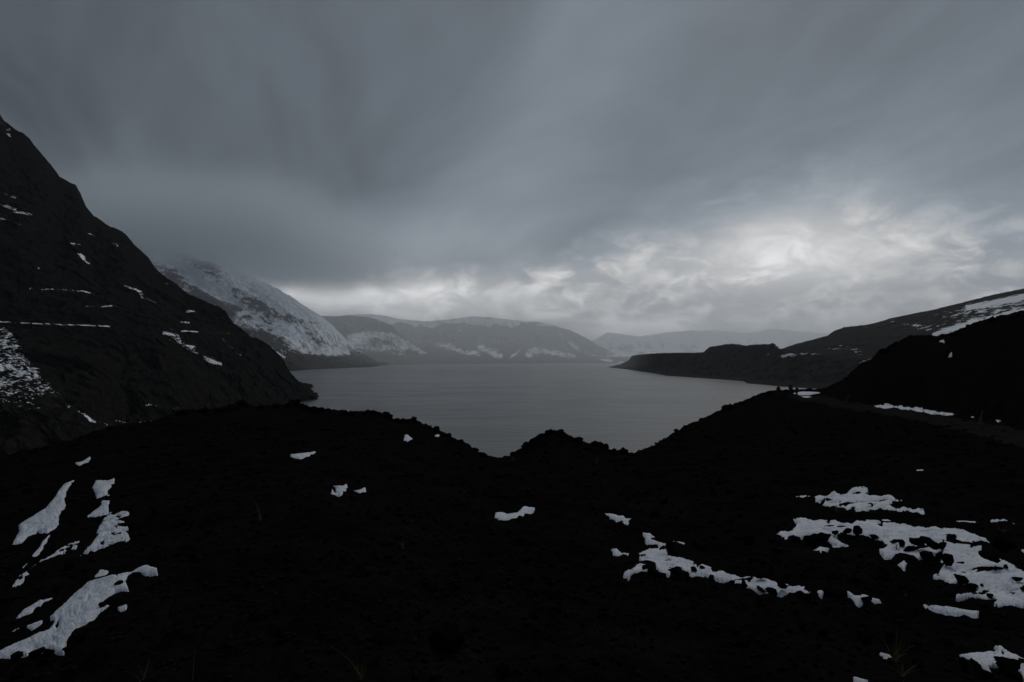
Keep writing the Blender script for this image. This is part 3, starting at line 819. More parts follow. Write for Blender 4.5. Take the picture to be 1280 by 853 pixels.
M_FARC = mat_mountain('distant_range_rock', (.05, .05, .05), (.10, .10, .10), .012, .16, .40, (.88, .89, .91), (1, 1, .6), 10)
loft('distant_range', float(ray(715, 420)[0]), float(ray(1100, 430)[0]), 420,
     [[(715, 453.8, 0), (900, 453.6, 0), (1100, 453.6, 0)],
      [(715, 440, 13200), (800, 436, 13300), (900, 438, 13300), (1100, 436, 13300)],
      [(715, 431, 14500), (735, 427, 14500), (747, 423, 14500), (759, 415, 14500), (771, 416.5, 14500), (795, 420.5, 14500), (815, 418.5, 14500), (836, 415, 14500), (860, 412.5, 14500), (880, 413, 14500), (900, 412.5, 14500), (930, 416, 14500), (950, 413, 14500), (968, 410, 14500), (993, 413, 14500), (1027, 417, 14500), (1060, 415, 14500), (1100, 412, 14500)],
      behind(800, .2), sunk(3000)], [40, 90, 12, 8], M_FARC, far_noise(520, 190, 22, 2), farC_snow, 'pale snow-covered range in the distance beyond the headland')

# ---- the dark headland and the hillside behind it
def head_noise(X, Y, Z, V):
    m = sstep(V, .05, .6)
    top = 1 - .6 * np.exp(-((V - 2) / .3) ** 2)
    g = ridged(X / 90, Y / 220, Z / 120, o=5, gain=.55)
    f = ridged(X / 26, Y / 40, Z / 26, o=4, gain=.6)
    return 0 * g, (-40 * g - 12 * f) * m * top, (4 * g + 6.5 * f) * m * (.5 + .5 * top)


def head_snow(x, y, X, Y, Z, V):
    s = .04 + 0 * x + .12 * ridged(X / 60, Y / 60, Z / 20, o=4) - .2 * sstep(y, 448, 456)
    s = s + .45 * stroke(x, y, [(980, 444), (1000, 443), (1040, 441), (1065, 444)], 3.5) + .30 * stroke(x, y, [(960, 443), (990, 447)], 3) + .25 * stroke(x, y, [(840, 449), (860, 447)], 3)
    s = s + .55 * stroke(x, y, [(1076, 453), (1090, 448)], 3.0)
    return s


M_HEAD = mat_mountain('headland_rock', (.010, .010, .010), (.024, .023, .022), .06, .08, .55, (.74, .77, .82), (.6, .6, 1.6), 3, 7, .62)
loft('headland', float(ray(756, 459)[0]), float(ray(1200, 470)[0]), 520,
     [[(756, 459.6, 0), (761, 459.9, 0), (803, 464.9, 0), (833, 470, 0), (866, 472.2, 0), (930, 477, 0), (934, 479.5, 0), (976, 483.5, 0), (1031, 487, 0), (1200, 494, 0)],
      [(756, 459.5, 4600), (761, 459.6, 4560), (788, 455, 4150), (803, 456, 3500), (833, 459, 2900), (866, 461, 2650), (930, 463, 2200), (976, 465, 1900), (1031, 468, 1750), (1200, 472, 1500)],
      [(756, 459.4, 4650), (761, 459.4, 4600), (775, 456, 4400), (786, 451, 4230), (790, 445, 4200), (800, 443.5, 3600), (824, 441.6, 3040), (860, 441.5, 2800), (880, 440.7, 2720), (884, 436, 2700), (888, 433.5, 2650), (909, 430, 2480), (930, 431.5, 2330), (950, 431, 2250), (967, 430, 2150), (970, 435.6, 2120), (978, 437, 2080), (1000, 441, 2020), (1031, 445, 1950), (1090, 450, 1820), (1200, 452, 1650)],
      lambda t, Ys, Zs: (Ys[-1] + 260, Zs[-1] - 3), sunk(500)],
     [70, 90, 20, 12], M_HEAD, head_noise, head_snow, 'low dark lava headland with a flat top reaching into the lake')


def hill_snow(x, y, X, Y, Z, V):
    s = -.02 + .16 * sstep(x, 1000, 1080) + 0 * x + .14 * ridged(X / 70, Y / 40, o=4)
    right = sstep(x, 1110, 1230)
    band = right * sstep(y - np.interp(x, [1100, 1280], [402, 362]), 1, 7)
    s = s + .30 * band + .14 * band * perlin((X - Y * .6) / 90, (Y + X * .4) / 30)
    s = s + .50 * stroke(x, y, [(1168, 418), (1200, 408), (1235, 400), (1280, 388)], 3) + .42 * stroke(x, y, [(1210, 384), (1245, 378), (1280, 371)], 3.5)
    s = s + .22 * stroke(x, y, [(1130, 405), (1160, 409)], 5) + .26 * stroke(x, y, [(1030, 434), (1060, 436), (1075, 440)], 5) + .18 * stroke(x, y, [(1080, 408), (1120, 402)], 4)
    return s


M_HILL = mat_mountain('hillside_rock', (.010, .010, .010), (.026, .025, .024), .055, .08, .60, (.76, .79, .83), (.45, .9, 2.0), 3, 7, .64)
loft('hillside', float(ray(955, 440)[0]), 1.30, 460,
     [[(955, 447, 2400), (1000, 449, 2250), (1100, 458, 2050), (1200, 462, 1850), (1500, 470, 1500)],
      [(955, 440, 2520), (978, 438, 2480), (1035, 431, 2350), (1100, 424, 2250), (1200, 412, 2100), (1280, 400, 2000), (1500, 372, 1700)],
      [(955, 439.5, 2700), (978, 436.5, 2700), (1002, 428, 2700), (1020, 424, 2700), (1035, 419.6, 2700), (1045, 413, 2700), (1056, 409, 2700), (1090, 405, 2680), (1111, 398.5, 2650), (1132, 394, 2650), (1162, 388, 2600), (1196, 379.5, 2550), (1238, 369, 2500), (1280, 360.5, 2450), (1500, 310, 2200)],
      behind(400, .12), sunk(1500)], [30, 130, 14, 10], M_HILL,
     lambda X, Y, Z, V: (0 * X, -20 * ridged(X / 130, Y / 130, Z / 90, o=5) * sstep(V, .1, .8), (2.2 * ridged(X / 45, Y / 45, o=5, gain=.6)) * (.6 + .4 * sstep(V, 2.3, 1.2))),
     hill_snow, 'dark hillside streaked with snow behind the headland')

# ------------------------------------------------------------------ lake
def build_lake():
    m, nt, p, L = nodes_of('lake_water')
    tc = nt.nodes.new('ShaderNodeTexCoord').outputs['Object']
    def mapped(sx, sy, rot=0):
        mp = nt.nodes.new('ShaderNodeMapping'); mp.inputs['Scale'].default_value = (sx, sy, 1); mp.inputs['Rotation'].default_value = (0, 0, rot)
        L.new(tc, mp.inputs['Vector']); return mp.outputs[0]
    gust = add_noise(nt, mapped(.0022, .0065, .15), 1.0, 7, .62)
    gust2 = add_noise(nt, mapped(.010, .035, -.1), 1.0, 6, .6)
    mul = nt.nodes.new('ShaderNodeMath'); mul.operation = 'MULTIPLY'; L.new(gust, mul.inputs[0]); L.new(gust2, mul.inputs[1])
    mr = nt.nodes.new('ShaderNodeMapRange'); L.new(mul.outputs[0], mr.inputs[0])
    mr.inputs[1].default_value = .12; mr.inputs[2].default_value = .40; mr.inputs[3].default_value = .27; mr.inputs[4].default_value = .37
    sy = nt.nodes.new('ShaderNodeSeparateXYZ'); L.new(tc, sy.inputs[0])
    calm = nt.nodes.new('ShaderNodeMapRange'); calm.interpolation_type = 'SMOOTHSTEP'; L.new(sy.outputs[1], calm.inputs[0])     # the far end lies calmer
    for i_, q_ in enumerate((700.0, 3200.0, 1.0, .05)): calm.inputs[i_ + 1].default_value = q_
    cr = nt.nodes.new('ShaderNodeMapRange'); cr.interpolation_type = 'SMOOTHSTEP'; L.new(sy.outputs[1], cr.inputs[0])
    for i_, q_ in enumerate((1200.0, 4200.0, 1.0, 1.0)): cr.inputs[i_ + 1].default_value = q_
    rg = nt.nodes.new('ShaderNodeMath'); rg.operation = 'MULTIPLY'; L.new(mr.outputs[0], rg.inputs[0]); L.new(cr.outputs[0], rg.inputs[1])
    L.new(rg.outputs[0], p.inputs['Roughness'])
    p.inputs['Base Color'].default_value = (.016, .020, .022, 1)
    p.inputs['IOR'].default_value = 1.333
    p.inputs['Specular IOR Level'].default_value = .5
    w1 = add_noise(nt, mapped(.16, .42, .2), 1.0, 5, .65)
    w2 = add_noise(nt, mapped(.03, .09, .1), 1.0, 4, .6)
    b = bump(nt, w1, .5, .55)
    L.new(calm.outputs[0], b.node.inputs['Strength'])
    b2 = bump(nt, w2, .35, 3.0, b)
    c2 = nt.nodes.new('ShaderNodeMath'); c2.operation = 'MULTIPLY'; L.new(calm.outputs[0], c2.inputs[0]); c2.inputs[1].default_value = .35; L.new(c2.outputs[0], b2.node.inputs['Strength'])
    L.new(b2, p.inputs['Normal'])
    R = 17000
    me = mesh_from('lake', [(-R, -R, 0), (R, -R, 0), (R, R, 0), (-R, R, 0)], [(0, 1, 2, 3)])
    tag(link('lake', me, m), 'grey wind-ruffled lake', kind='structure')


build_lake()

# ------------------------------------------------------------------ boulders and stones
def rock_mesh(name, seed, sub=2, cuts=11, rough=.10):
    r = np.random.default_rng(seed)
    bm = bmesh.new(); bmesh.ops.create_icosphere(bm, subdivisions=sub, radius=1.0)
    co = np.array([v.co[:] for v in bm.verts])
    for _ in range(cuts):
        n = r.normal(size=3); n /= np.linalg.norm(n)
        h = r.uniform(.42, .78)
        d = co @ n - h
        co = co - np.maximum(d, 0)[:, None] * n * 1.0
    co = co * (1 + rough * fbm(co[:, 0] * 2.2 + seed, co[:, 1] * 2.2, co[:, 2] * 2.2, o=4, gain=.6))[:, None]
    co = co * np.array([1, r.uniform(.7, .95), r.uniform(.55, .85)])
    co = co / np.abs(co).max()
    for v, c in zip(bm.verts, co): v.co = c
    me = bpy.data.meshes.new(name); bm.to_mesh(me); bm.free()
    me.materials.append(M_LAVA)
    return me


ROCKS = [rock_mesh('boulder', s, 3, 12 + s % 5, .16 + .06 * (s % 3)) for s in range(10)]
CLINK = [rock_mesh('clinker', 40 + s, 2, 5, .55) for s in range(8)]
n_rock = 0


def boulder(x, y, size, label, group, meshes=ROCKS, sink=.35, name='boulder', flat=1.0):
    """x, y photo pixel of its foot; size its width in photo pixels"""
    global n_rock
    X, Y, Z = hit(x, y)
    s = size * Y / F / 2
    o = bpy.data.objects.new(name, meshes[n_rock % len(meshes)]); COL.objects.link(o)
    q = rng.uniform(.8, 1.2, 3)
    o.scale = (s * q[0], s * q[1], s * q[2] * flat)
    o.rotation_euler = (rng.uniform(-.4, .4), rng.uniform(-.4, .4), rng.uniform(0, 6.28))
    o.location = (X, Y, Z + s * flat * (.55 - sink))
    tag(o, label, 'boulder', group)
    n_rock += 1
    return o


# stones that stand in the snow, placed where the photograph shows them: (x, y of the foot, width)
def in_snow(k, x, y): return float(poly_dist(PATCHES[k][0], np.array([float(x)]), np.array([float(y - 2)]))[0]) > 0


for x, y, w in [(1012, 679, 22), (1020, 680, 18), (1032, 681, 20), (993, 676, 13), (1045, 674, 14), (1128, 688, 15), (1137, 692, 13), (1148, 690, 20), (1166, 694, 28), (1178, 690, 15), (1160, 700, 22),
                (1185, 713, 24), (1202, 709, 10), (1205, 719, 9), (1241, 713, 28), (1258, 717, 8), (1204, 734, 20), (1214, 739, 15), (1272, 732, 13), (1267, 746, 8), (1239, 752, 12), (1194, 682, 9), (1248, 690, 24), (1262, 688, 20),
                (1092, 674, 14), (1070, 672, 16), (1060, 670, 12), (1277, 742, 10), (1249, 728, 7), (1227, 737, 7)]:
    ins = in_snow(22, x, y)
    boulder(x, y, w, ('large' if w > 18 else 'small') + (' dark stone ringed by the snow of the broad snow field' if ins else ' dark stone at the edge of the broad snow field'),
            'stones of the broad snow field', sink=-.4 if ins else -.1, flat=.95)
for x, y, w in [(817, 720, 20), (830, 724, 14), (846, 722, 22), (858, 722, 14), (868, 718, 13), (838, 690, 16), (877, 713, 10), (950, 729, 17), (951, 741, 12), (963, 746, 18), (980, 742, 17), (1010, 748, 14), (915, 732, 10), (890, 726, 12),
                (805, 716, 14), (930, 738, 13), (1001, 748, 15), (1040, 752, 26), (1050, 752, 18), (1072, 748, 10), (1085, 757, 15)]:
    ins = in_snow(19, x, y)
    boulder(x, y, w, ('large' if w > 15 else 'small') + ' black stone breaking the edge of the forked snow streak, ' + ('at its star-shaped head' if x < 880 else 'along its tail'),
            'stones along the forked snow streak', sink=-.4 if ins else -.1, flat=.9)
for x, y, w in [(1263, 842, 34), (1254, 836, 22), (1270, 850, 24), (1219, 836, 16), (1205, 838, 18), (1232, 846, 18)]:
    boulder(x, y, w, ('large' if w > 20 else 'small') + ' dark stone ringed by the ragged snow patch beside dry grass', 'stones in the ragged snow patch', sink=-.15, flat=.9)
for x, y, w in [(146, 735, 13), (128, 762, 15), (100, 800, 20), (86, 812, 16), (44, 822, 22), (60, 822, 16), (172, 724, 14), (133, 755, 10), (20, 828, 16)]:
    boulder(x, y, w, 'black stone biting into the ' + ('neck' if y < 770 else 'lower edge') + ' of the broad snow tongue on the slope', 'stones along the broad snow tongue', sink=-.1, flat=.8)
# jagged lava blocks on the crest in front of the lake
cx = np.array([p[0] for p in crest_px]); cy = np.array([p[1] for p in crest_px])


def crest_label(x):
    return 'jagged lava block ' + ('on the crest against the black spur' if x < 400 else 'on the crest falling to the notch before the water' if x < 628 else
                                   'on the knoll beside the notch in the crest' if x < 724 else 'on the low saddle between knoll and brow')


for k in range(84):
    x = rng.uniform(215, 800); y = float(np.interp(x, cx, cy))
    if 612 < x < 634: continue
    boulder(x, y + rng.uniform(2.5, 6), rng.uniform(5, 13), crest_label(x), 'lava blocks along the crest', CLINK, .15, flat=1.0)
for x, y, w in [(688, 541, 12), (676, 545, 10), (700, 542, 11), (745, 556, 15), (370, 505, 13), (362, 506, 10), (304, 506, 11), (288, 511, 12), (460, 515, 10), (484, 519, 12), (498, 527, 11), (516, 526, 12), (778, 566, 10), (660, 557, 9)]:
    boulder(x, y + 2, w, crest_label(x), 'lava blocks along the crest', CLINK, .12, flat=1.05)
boulder(911, 512, 15, 'squarish block sitting on the falling edge of the brow beside the lake', None, ROCKS, .1, flat=.9)
for k in range(12):
    x = rng.uniform(812, 1000); y = float(np.interp(x, cx, cy))
    boulder(x, y + rng.uniform(1.5, 4), rng.uniform(3, 7), 'small rock on the edge of the brow above the lake', 'rocks along the edge of the brow', CLINK, .25)
for k in range(26):
    x = rng.uniform(1034, 1278); y = float(np.interp(x, cx, cy))
    boulder(x, y + rng.uniform(1.5, 5), rng.uniform(4, 11), 'rough lava block on the ' + ('steep lower' if x < 1112 else 'long upper') + ' skyline of the black hill', 'lava blocks on the black hill', CLINK, .2)
# loose boulders on the near ground
def clear_of_snow(x, y):
    for p, th, rf, lab, w in DR:
        P = np.array(p, float)
        if P[:, 0].min() - 8 < x < P[:, 0].max() + 8 and P[:, 1].min() - 8 < y < P[:, 1].max() + 8:
            if float(poly_dist(p, np.array([float(x)]), np.array([float(y)]))[0]) > -7: return False
    return True
NICK = {0: 'smooth tapering snow patch', 4: 'ribbed snow patch', 6: 'broad snow tongue', 12: 'flat snow patch under the crest', 13: 'blocky small snow patch', 17: 'dumbbell-shaped snow patch',
        18: 'narrow snow strip', 19: 'long forked snow streak', 21: 'smooth curved snow strip', 22: 'broad snow field', 23: 'tattered snow patch', 28: 'ragged snow patch'}


def loose_label(x, y, w):
    k = max(NICK, key=lambda q: float(poly_dist(PATCHES[q][0], np.array([float(x)]), np.array([float(y)]))[0]))
    return ('big' if w > 26 else 'middling' if w > 17 else 'little') + ' dark boulder half sunk in gravel, nearest the ' + NICK[k]


for x, y, w in [(818, 647, 20), (925, 674, 24), (970, 708, 22), (560, 806, 60), (480, 800, 40), (700, 745, 40)]:
    boulder(x, y, w, loose_label(x, y, w), 'loose boulders on the bare gravel', ROCKS, .45, flat=.7)
k = 0
while k < 70:
    x, y = rng.uniform(5, 1275), rng.uniform(590, 850)
    if not clear_of_snow(x, y): continue
    w = rng.uniform(10, 24) * (.6 + .4 * (y - 560) / 290 * 1.6)
    boulder(x, y, w, loose_label(x, y, w), 'loose boulders on the bare gravel', ROCKS, .35, flat=.8); k += 1


def build_stones(n=7000):
    """gravel and small rubble: real stones, one object"""
    base = []
    for s in range(6):
        me = rock_mesh('tmp', 90 + s, 1, 7, .15)
        co = np.empty(len(me.vertices) * 3, np.float32); me.vertices.foreach_get('co', co)
        tr = np.array([p.vertices[:] for p in me.polygons], int)
        base.append((co.reshape(-1, 3), tr)); bpy.data.meshes.remove(me)
    C, Q, off = [], [], 0
    r = np.random.default_rng(21)
    for k in range(n):
        x = r.uniform(-30, 1310); y = 853 - (r.uniform(0, 1) ** .8) * 330
        t, e = ray(x, y)
        X, Y, Z = hit(x, y, GZ)
        if Y > 70: continue
        if not clear_of_snow(x, y) and r.uniform() < .93: continue
        px = 2.0 + 7.5 * r.uniform() ** 3 + (2.5 * r.uniform() if y > 700 else 0)
        s = px * Y / F / 2
        c, tr = base[r.integers(6)]
        a = r.uniform(0, 6.28); ca, sa = math.cos(a), math.sin(a)
        q = c * (s * r.uniform(.8, 1.2, 3)) * (1, 1, r.uniform(.6, 1))
        q = np.stack([q[:, 0] * ca - q[:, 1] * sa, q[:, 0] * sa + q[:, 1] * ca, q[:, 2]], 1)
        C.append(q + (X, Y, Z + s * .25)); Q.append(tr + off); off += len(c)
    me = mesh_from('scattered_stones', np.concatenate(C), np.concatenate(Q), smooth=False)
    tag(link('scattered_stones', me, M_STONE), 'small black stones and rubble strewn over the ground', 'stones', kind='stuff')


build_stones()

# ------------------------------------------------------------------ dry grass
M_GRASS = mat_rock('dry_grass', .05, .13, 3, 9, .002, (1.15, .95, .45))


def grass(x, y, h_px, n, label, spread=.5, seed=0, long=None):
    X, Y, Z = hit(x, y)
    r = np.random.default_rng(seed)
    H = h_px * Y / F
    V_, Q_ = [], []
    for k in range(n):
        h = H * (r.uniform(.45, 1.0) if not (long and k == 0) else long)
        a = r.uniform(0, 6.28); lean = r.uniform(.1, spread) * h
        b = np.array([r.normal() * .06 * H, r.normal() * .06 * H, -.02])
        w = max(.0016, .5 * Y / F)
        o = len(V_)
        for s in np.linspace(0, 1, 6):
            c = b + np.array([math.cos(a) * lean * s ** 1.8, math.sin(a) * lean * s ** 1.8, h * (s - .18 * s * s * lean / max(h, 1e-4))])
            ww = w * (1 - .8 * s)
            V_.append(c + (ww, 0, 0)); V_.append(c + (-ww * .5, ww * .8, 0)); V_.append(c + (-ww * .5, -ww * .8, 0))
        for i in range(5):
            p = o + i * 3
            for j in range(3): Q_.append((p + j, p + (j + 1) % 3, p + 3 + (j + 1) % 3, p + 3 + j))
    me = mesh_from('grass_tuft', np.array(V_), np.array(Q_))
    tag(link('grass_tuft', me, M_GRASS, loc=(X, Y, Z)), label, 'grass tuft', 'dry grass tufts')


grass(452, 850, 24, 22, 'dry yellow grass tuft with one long stem on bare black ground', .7, 1, long=2.2)
grass(246, 851, 62, 1, 'single tall curved dry grass stem on bare black ground', .35, 2)
grass(178, 853, 26, 4, 'few bent dry grass blades lying low under the snow tongue', 1.3, 3)
grass(325, 650, 28, 6, 'sparse thin dry stems on the dark rise', .3, 4)
grass(502, 688, 12, 12, 'short yellowish grass tuft below the blocky snow patch', .8, 5)
grass(1118, 824, 44, 14, 'loose dry grass tuft beside the dull snow scraps', .9, 6)
grass(1128, 850, 34, 8, 'bent dry grass tuft on the gravel beside the ragged snow patch', 1.2, 7)
grass(1131, 752, 16, 3, 'thin dry stems at the tip of the smooth curved snow strip', .4, 8)
grass(1165, 764, 14, 2, 'short dark twig standing in the smooth curved snow strip', .5, 9)
grass(1122, 689, 16, 9, 'reddish dry grass in the snow beside clustered stones', .8, 10)
grass(1046, 640, 12, 10, 'brown grass at the ragged edge of the tattered snow patch', .8, 11)
grass(1252, 668, 18, 12, 'dry grass tuft on bare ground behind the broad snow field', .8, 12)
grass(745, 580, 10, 8, 'faint pale grass under the rocky knoll', .5, 13)
grass(640, 576, 9, 9, 'brownish grass in the notch of the crest', .6, 14)

# ------------------------------------------------------------------ people
def plain(name, c, rough=.85):
    m, nt, p, L = nodes_of(name)
    tc = nt.nodes.new('ShaderNodeTexCoord').outputs['Object']
    n = add_noise(nt, tc, 9, 4, .5)
    L.new(ramp(nt, n, [(.3, tuple(v * .8 for v in c)), (.7, tuple(v * 1.2 for v in c))]), p.inputs['Base Color'])
    p.inputs['Roughness'].default_value = rough
    return m


M_SKIN = plain('skin', (.35, .22, .16), .6)
M_DARK = [plain('dark_cloth', (.012, .013, .016)), plain('navy_cloth', (.010, .012, .022)), plain('charcoal_cloth', (.016, .015, .015)), plain('black_cloth', (.009, .009, .010))]
M_BOOT = plain('boot_leather', (.012, .010, .008), .6)
M_PACK = plain('pack_cloth', (.014, .013, .012))


def skin_mesh(name, verts, edges, radii, root, mat, parent, levels=1):
    me = bpy.data.meshes.new(name)
    me.from_pydata(verts, edges, [])
    o = bpy.data.objects.new(name, me); COL.objects.link(o)
    me.materials.append(mat)
    o.parent = parent
    md = o.modifiers.new('skin', 'SKIN'); md.use_smooth_shade = True
    sv = me.skin_vertices[0].data if me.skin_vertices else None
    if sv is None:
        bpy.context.view_layer.objects.active = o
        bpy.ops.mesh.customdata_skin_add()
        sv = me.skin_vertices[0].data
    for i, r in enumerate(radii):
        sv[i].radius = (r, r) if not isinstance(r, tuple) else r
        sv[i].use_root = (i == root)
    s = o.modifiers.new('sub', 'SUBSURF'); s.levels = levels; s.render_levels = levels + 1
    return o


def person(X, Y, rot, cloth, label, stance=0.0, height=1.74, pack=False, elbow=.34):
    Z = surf(X, Y)
    e = bpy.data.objects.new('person', None); COL.objects.link(e)
    e.location = (X, Y, Z); e.rotation_euler = (0, 0, rot); k = height / 1.74; e.scale = (k, k, k)
    tag(e, label, 'person', 'hikers at the lake')
    s = stance
    # -y is the way the person faces
    J = dict(pel=(0, 0, .96), waist=(0, 0, 1.12), chest=(0, .01, 1.34), neck=(0, .01, 1.49), head=(0, -.02, 1.60), crown=(0, -.01, 1.68), nose=(0, -.115, 1.60),
             lh=(-.10, 0, .92), lk=(-.115, -.03 - s * .5, .50), la=(-.12, .01 - s, .09), lt=(-.14, -.14 - s, .04),
             rh=(.10, 0, .92), rk=(.115, -.03 + s * .3, .50), ra=(.12, .01 + s, .09), rt=(.14, -.14 + s, .04),
             ls=(-.19, .01, 1.42), le=(-elbow, .05, 1.15), lw=(-.25, -.10, .98), lp=(-.22, -.13, .93),
             rs=(.19, .01, 1.42), re=(elbow, .05, 1.15), rw=(.25, -.10, .98), rp=(.22, -.13, .93))
    # five fingers of each hand, curled in the jacket pockets
    fing = []
    for sx, base in ((-1, 'lp'), (1, 'rp')):
        bx, by, bz = J[base]
        for i, (dx, l) in enumerate(((-.030, .060), (-.010, .072), (.010, .068), (.030, .052))):
            J[f'f{base}{i}a'] = (bx + dx, by - .025, bz - .035); J[f'f{base}{i}b'] = (bx + dx * 1.05, by - .005, bz - .035 - l)
            fing += [(base, f'f{base}{i}a'), (f'f{base}{i}a', f'f{base}{i}b')]
        J[f'f{base}t'] = (bx - sx * .045, by - .02, bz - .02); fing += [(base, f'f{base}t')]
    R = dict(pel=.145, waist=.13, chest=.155, neck=.058, head=.088, crown=.07, nose=.016, lh=.085, rh=.085, lk=.062, rk=.062, la=.042, ra=.042, lt=.034, rt=.034,
             ls=.062, rs=.062, le=.044, re=.044, lw=.030, rw=.030, lp=.036, rp=.036)
    E = [('pel', 'waist'), ('waist', 'chest'), ('chest', 'neck'), ('neck', 'head'), ('head', 'crown'), ('head', 'nose'), ('pel', 'lh'), ('lh', 'lk'), ('lk', 'la'), ('la', 'lt'), ('pel', 'rh'), ('rh', 'rk'), ('rk', 'ra'), ('ra', 'rt'),
         ('chest', 'ls'), ('ls', 'le'), ('le', 'lw'), ('lw', 'lp'), ('chest', 'rs'), ('rs', 're'), ('re', 'rw'), ('rw', 'rp')] + fing

    def make(name, keys, edges, rad, root, mat):
        idx = {n: i for i, n in enumerate(keys)}
        return skin_mesh(name, [J[n] for n in keys], [(idx[a], idx[b]) for a, b in edges], rad, idx[root], mat, e)
    make('body', list(J), E, [R.get(n, .009) for n in J], 'pel', M_SKIN)
    make('trousers', ['pel', 'lh', 'lk', 'la', 'rh', 'rk', 'ra'], [('pel', 'lh'), ('lh', 'lk'), ('lk', 'la'), ('pel', 'rh'), ('rh', 'rk'), ('rk', 'ra')], [.165, .115, .090, .075, .115, .090, .075], 'pel', M_DARK[3])
    J['hem'] = (0, 0, .84); J['hood'] = (0, .03, 1.62); J['peak'] = (0, .03, 1.73)
    jk = ['hem', 'pel', 'waist', 'chest', 'neck', 'hood', 'peak', 'ls', 'le', 'lw', 'rs', 're', 'rw']
    make('hooded_jacket', jk, [('hem', 'pel'), ('pel', 'waist'), ('waist', 'chest'), ('chest', 'neck'), ('neck', 'hood'), ('hood', 'peak'), ('chest', 'ls'), ('ls', 'le'), ('le', 'lw'), ('chest', 'rs'), ('rs', 're'), ('re', 'rw')],
         [.20, .19, .18, .20, .095, .118, .075, .095, .078, .062, .095, .078, .062], 'waist', cloth)
    for a, b in (('la', 'lt'), ('ra', 'rt')): make('boot', [a, b], [(a, b)], [.066, .056], a, M_BOOT)
    if pack:
        J['p1'] = (0, .26, 1.10); J['p2'] = (0, .27, 1.38)
        make('backpack', ['p1', 'p2'], [('p1', 'p2')], [(.17, .13), (.15, .12)], 'p1', M_PACK)
    return e


def at(x, y_, Y):
    t, _ = ray(x, y_)
    return float(t) * Y, Y


X, Y = at(973, 492, 93); person(X, Y, math.pi + .2, M_DARK[0], 'person in a dark hooded jacket standing apart on the brow, water behind', 0, 1.72)
X, Y = at(988.5, 492, 92); person(X, Y, math.pi - .3, M_DARK[1], 'taller person with a backpack between the other two on the brow', .10, 1.84, True, .27)
X, Y = at(996, 493, 87); person(X, Y, math.pi + .4, M_DARK[2], 'hooded person standing in front of the bright snow bank on the brow', .05, 1.64, False, .33)
X, Y = at(1061, 510, 76); person(X, Y, math.pi + .3, M_DARK[3], 'person in black alone on the track under the black hill', .12, 1.66, False, .25)

# ------------------------------------------------------------------ stake by the track, pole on the mountain road
M_WOOD = plain('weathered_wood', (.05, .045, .04))


def stick(name, a, b, r, parent=None, n=7):
    a, b = Vector(a), Vector(b); d = (b - a).normalized()
    u = d.orthogonal().normalized(); v = d.cross(u)
    V_, Q_ = [], []
    for s in np.linspace(0, 1, 5):
        for i in range(n):
            th = 2 * math.pi * i / n
            rr = r * (1 - .25 * s) * (1 + .12 * math.sin(3 * th + 5 * s))
            V_.append(a + (b - a) * s + u * math.cos(th) * rr + v * math.sin(th) * rr)
    for k in range(4):
        for i in range(n): Q_.append((k * n + i, k * n + (i + 1) % n, (k + 1) * n + (i + 1) % n, (k + 1) * n + i))
    me = mesh_from(name, np.array([tuple(q) for q in V_]), np.array(Q_))
    return link(name, me, M_WOOD, parent)


X, Y, Z = hit(1222, 531)
e = bpy.data.objects.new('leaning_stake', None); COL.objects.link(e); e.location = (X, Y, Z)
tag(e, 'thin weathered stake leaning at the edge of the track under the black hill', 'stake')
stick('stake', (0, 0, -.1), (.26, .05, .62), .022, e); stick('brace', (.20, .02, -.1), (.20, .05, .40), .016, e)
X = float(ray(319, 419)[0]) * 1092; Y = 1092
e = bpy.data.objects.new('roadside_pole', None); COL.objects.link(e); e.location = (X, Y, EYE + 37)
tag(e, 'thin upright pole where the mountain road rounds the spur', 'pole')
stick('post', (0, 0, -4), (0, 0, 14), .28, e); stick('crossarm', (-1.3, 0, 12.6), (1.3, 0, 12.6), .16, e)

# ------------------------------------------------------------------ air
def build_haze():
    m = bpy.data.materials.new('haze_air'); m.use_nodes = True
    nt = m.node_tree; nt.nodes.clear()
    v = nt.nodes.new('ShaderNodeVolumePrincipled')
    v.inputs['Color'].default_value = (.90, .95, 1.0, 1)
    v.inputs['Density'].default_value = 1.8e-5
    v.inputs['Anisotropy'].default_value = 0.5
    out = nt.nodes.new('ShaderNodeOutputMaterial'); nt.links.new(v.outputs[0], out.inputs['Volume'])
    R, z0, z1 = 17500, -30, 1500
    c = [(x, y, z) for z in (z0, z1) for x, y in ((-R, -R), (R, -R), (R, R), (-R, R))]
    q = [(3, 2, 1, 0), (4, 5, 6, 7), (0, 1, 5, 4), (1, 2, 6, 5), (2, 3, 7, 6), (3, 0, 4, 7)]
    tag(link('haze', mesh_from('haze', c, q, False), m), 'pale rainy haze over the lake', 'haze', kind='stuff')


build_haze()


def box(name, x0, x1, y0, y1, z0, z1, mat):
    c = np.array([(x, y, z) for z in (z0, z1) for x, y in ((x0, y0), (x1, y0), (x1, y1), (x0, y1))], float)
    o = np.array([(x0 + x1) / 2, (y0 + y1) / 2, z0])
    q = [(3, 2, 1, 0), (4, 5, 6, 7), (0, 1, 5, 4), (1, 2, 6, 5), (2, 3, 7, 6), (3, 0, 4, 7)]
    return link(name, mesh_from(name, c - o, q, False), mat, loc=tuple(o))


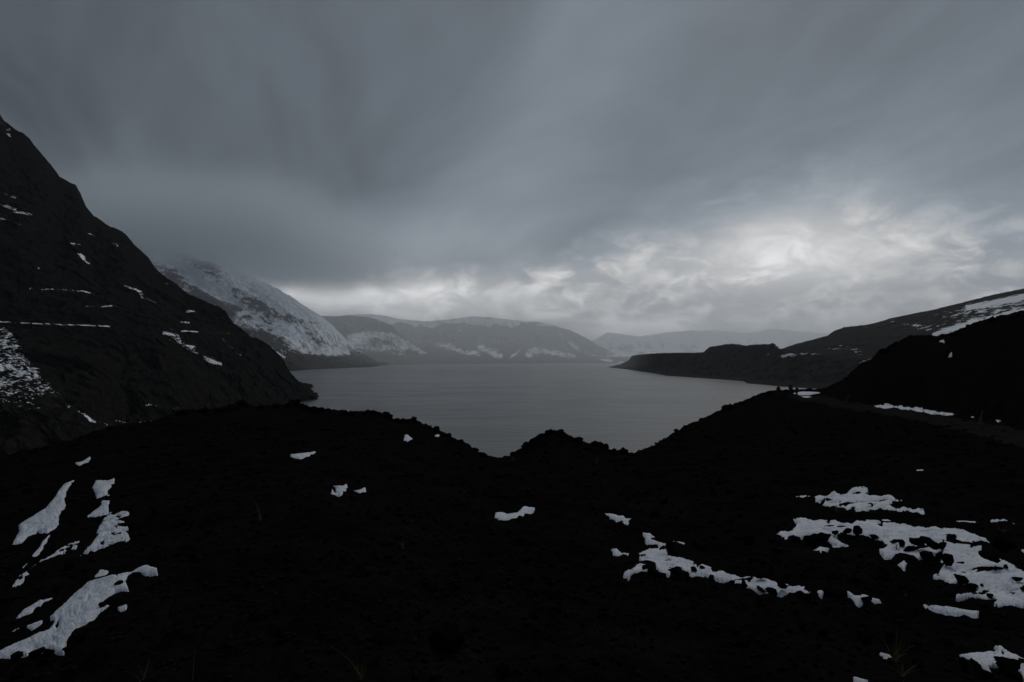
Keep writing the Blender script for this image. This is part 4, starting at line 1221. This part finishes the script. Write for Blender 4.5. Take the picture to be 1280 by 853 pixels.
def build_mist():
    """the rain falling over the far end of the lake"""
    for name, dens, y0, y1, z1, label in (('rain_mist', 1.5e-4, 3200, 15400, 945, 'pale rain mist over the far end of the lake'),):
        m = bpy.data.materials.new(name); m.use_nodes = True
        nt = m.node_tree; nt.nodes.clear()
        v = nt.nodes.new('ShaderNodeVolumePrincipled')
        v.inputs['Color'].default_value = (.92, .96, 1.0, 1)
        v.inputs['Density'].default_value = dens
        v.inputs['Anisotropy'].default_value = 0.6
        out = nt.nodes.new('ShaderNodeOutputMaterial'); nt.links.new(v.outputs[0], out.inputs['Volume'])
        tag(box(name, -9000 + y0 * .01, 9000 - y0 * .01, y0, y1, -22 + z1 * .002, z1, m), label, 'mist', kind='stuff')


build_mist()


def build_cloud():
    """the cloud the snowy mountain disappears into"""
    m = bpy.data.materials.new('low_cloud'); m.use_nodes = True
    nt = m.node_tree; nt.nodes.clear(); L = nt.links
    tc = nt.nodes.new('ShaderNodeTexCoord').outputs['Object']
    sp = nt.nodes.new('ShaderNodeSeparateXYZ'); L.new(tc, sp.inputs[0])
    def mr(x, a, b, c=0.0, d=1.0):
        n = nt.nodes.new('ShaderNodeMapRange'); n.interpolation_type = 'SMOOTHSTEP'
        L.new(x, n.inputs[0])
        for i, q in enumerate((a, b, c, d)): n.inputs[i + 1].default_value = q
        return n.outputs[0]
    def mul(a, b, op='MULTIPLY'):
        n = nt.nodes.new('ShaderNodeMath'); n.operation = op
        for i, q in enumerate((a, b)):
            if isinstance(q, float): n.inputs[i].default_value = q
            else: L.new(q, n.inputs[i])
        return n.outputs[0]
    n1 = add_noise(nt, tc, .0022, 4, .55)
    z = mul(sp.outputs[2], mul(mul(n1, .5, 'SUBTRACT'), 420.0), 'ADD')
    d = mr(z, 60, 330)
    d = mul(d, mr(sp.outputs[2], 700, 480))
    d = mul(d, mr(sp.outputs[0], 1750, 900)); d = mul(d, mr(sp.outputs[0], -1900, -1300))
    d = mul(d, mr(sp.outputs[1], -1950, -1200)); d = mul(d, mr(sp.outputs[1], 1950, 1300))
    v = nt.nodes.new('ShaderNodeVolumePrincipled')
    v.inputs['Color'].default_value = (.80, .86, .91, 1)
    v.inputs['Anisotropy'].default_value = 0.5
    L.new(mul(d, .0026), v.inputs['Density'])
    out = nt.nodes.new('ShaderNodeOutputMaterial'); L.new(v.outputs[0], out.inputs['Volume'])
    tag(box('low_cloud', -4700, -900, 3200, 7200, 700, 1420, m), 'grey cloud wrapped round the top of the snowy mountain', 'cloud', kind='stuff')


build_cloud()
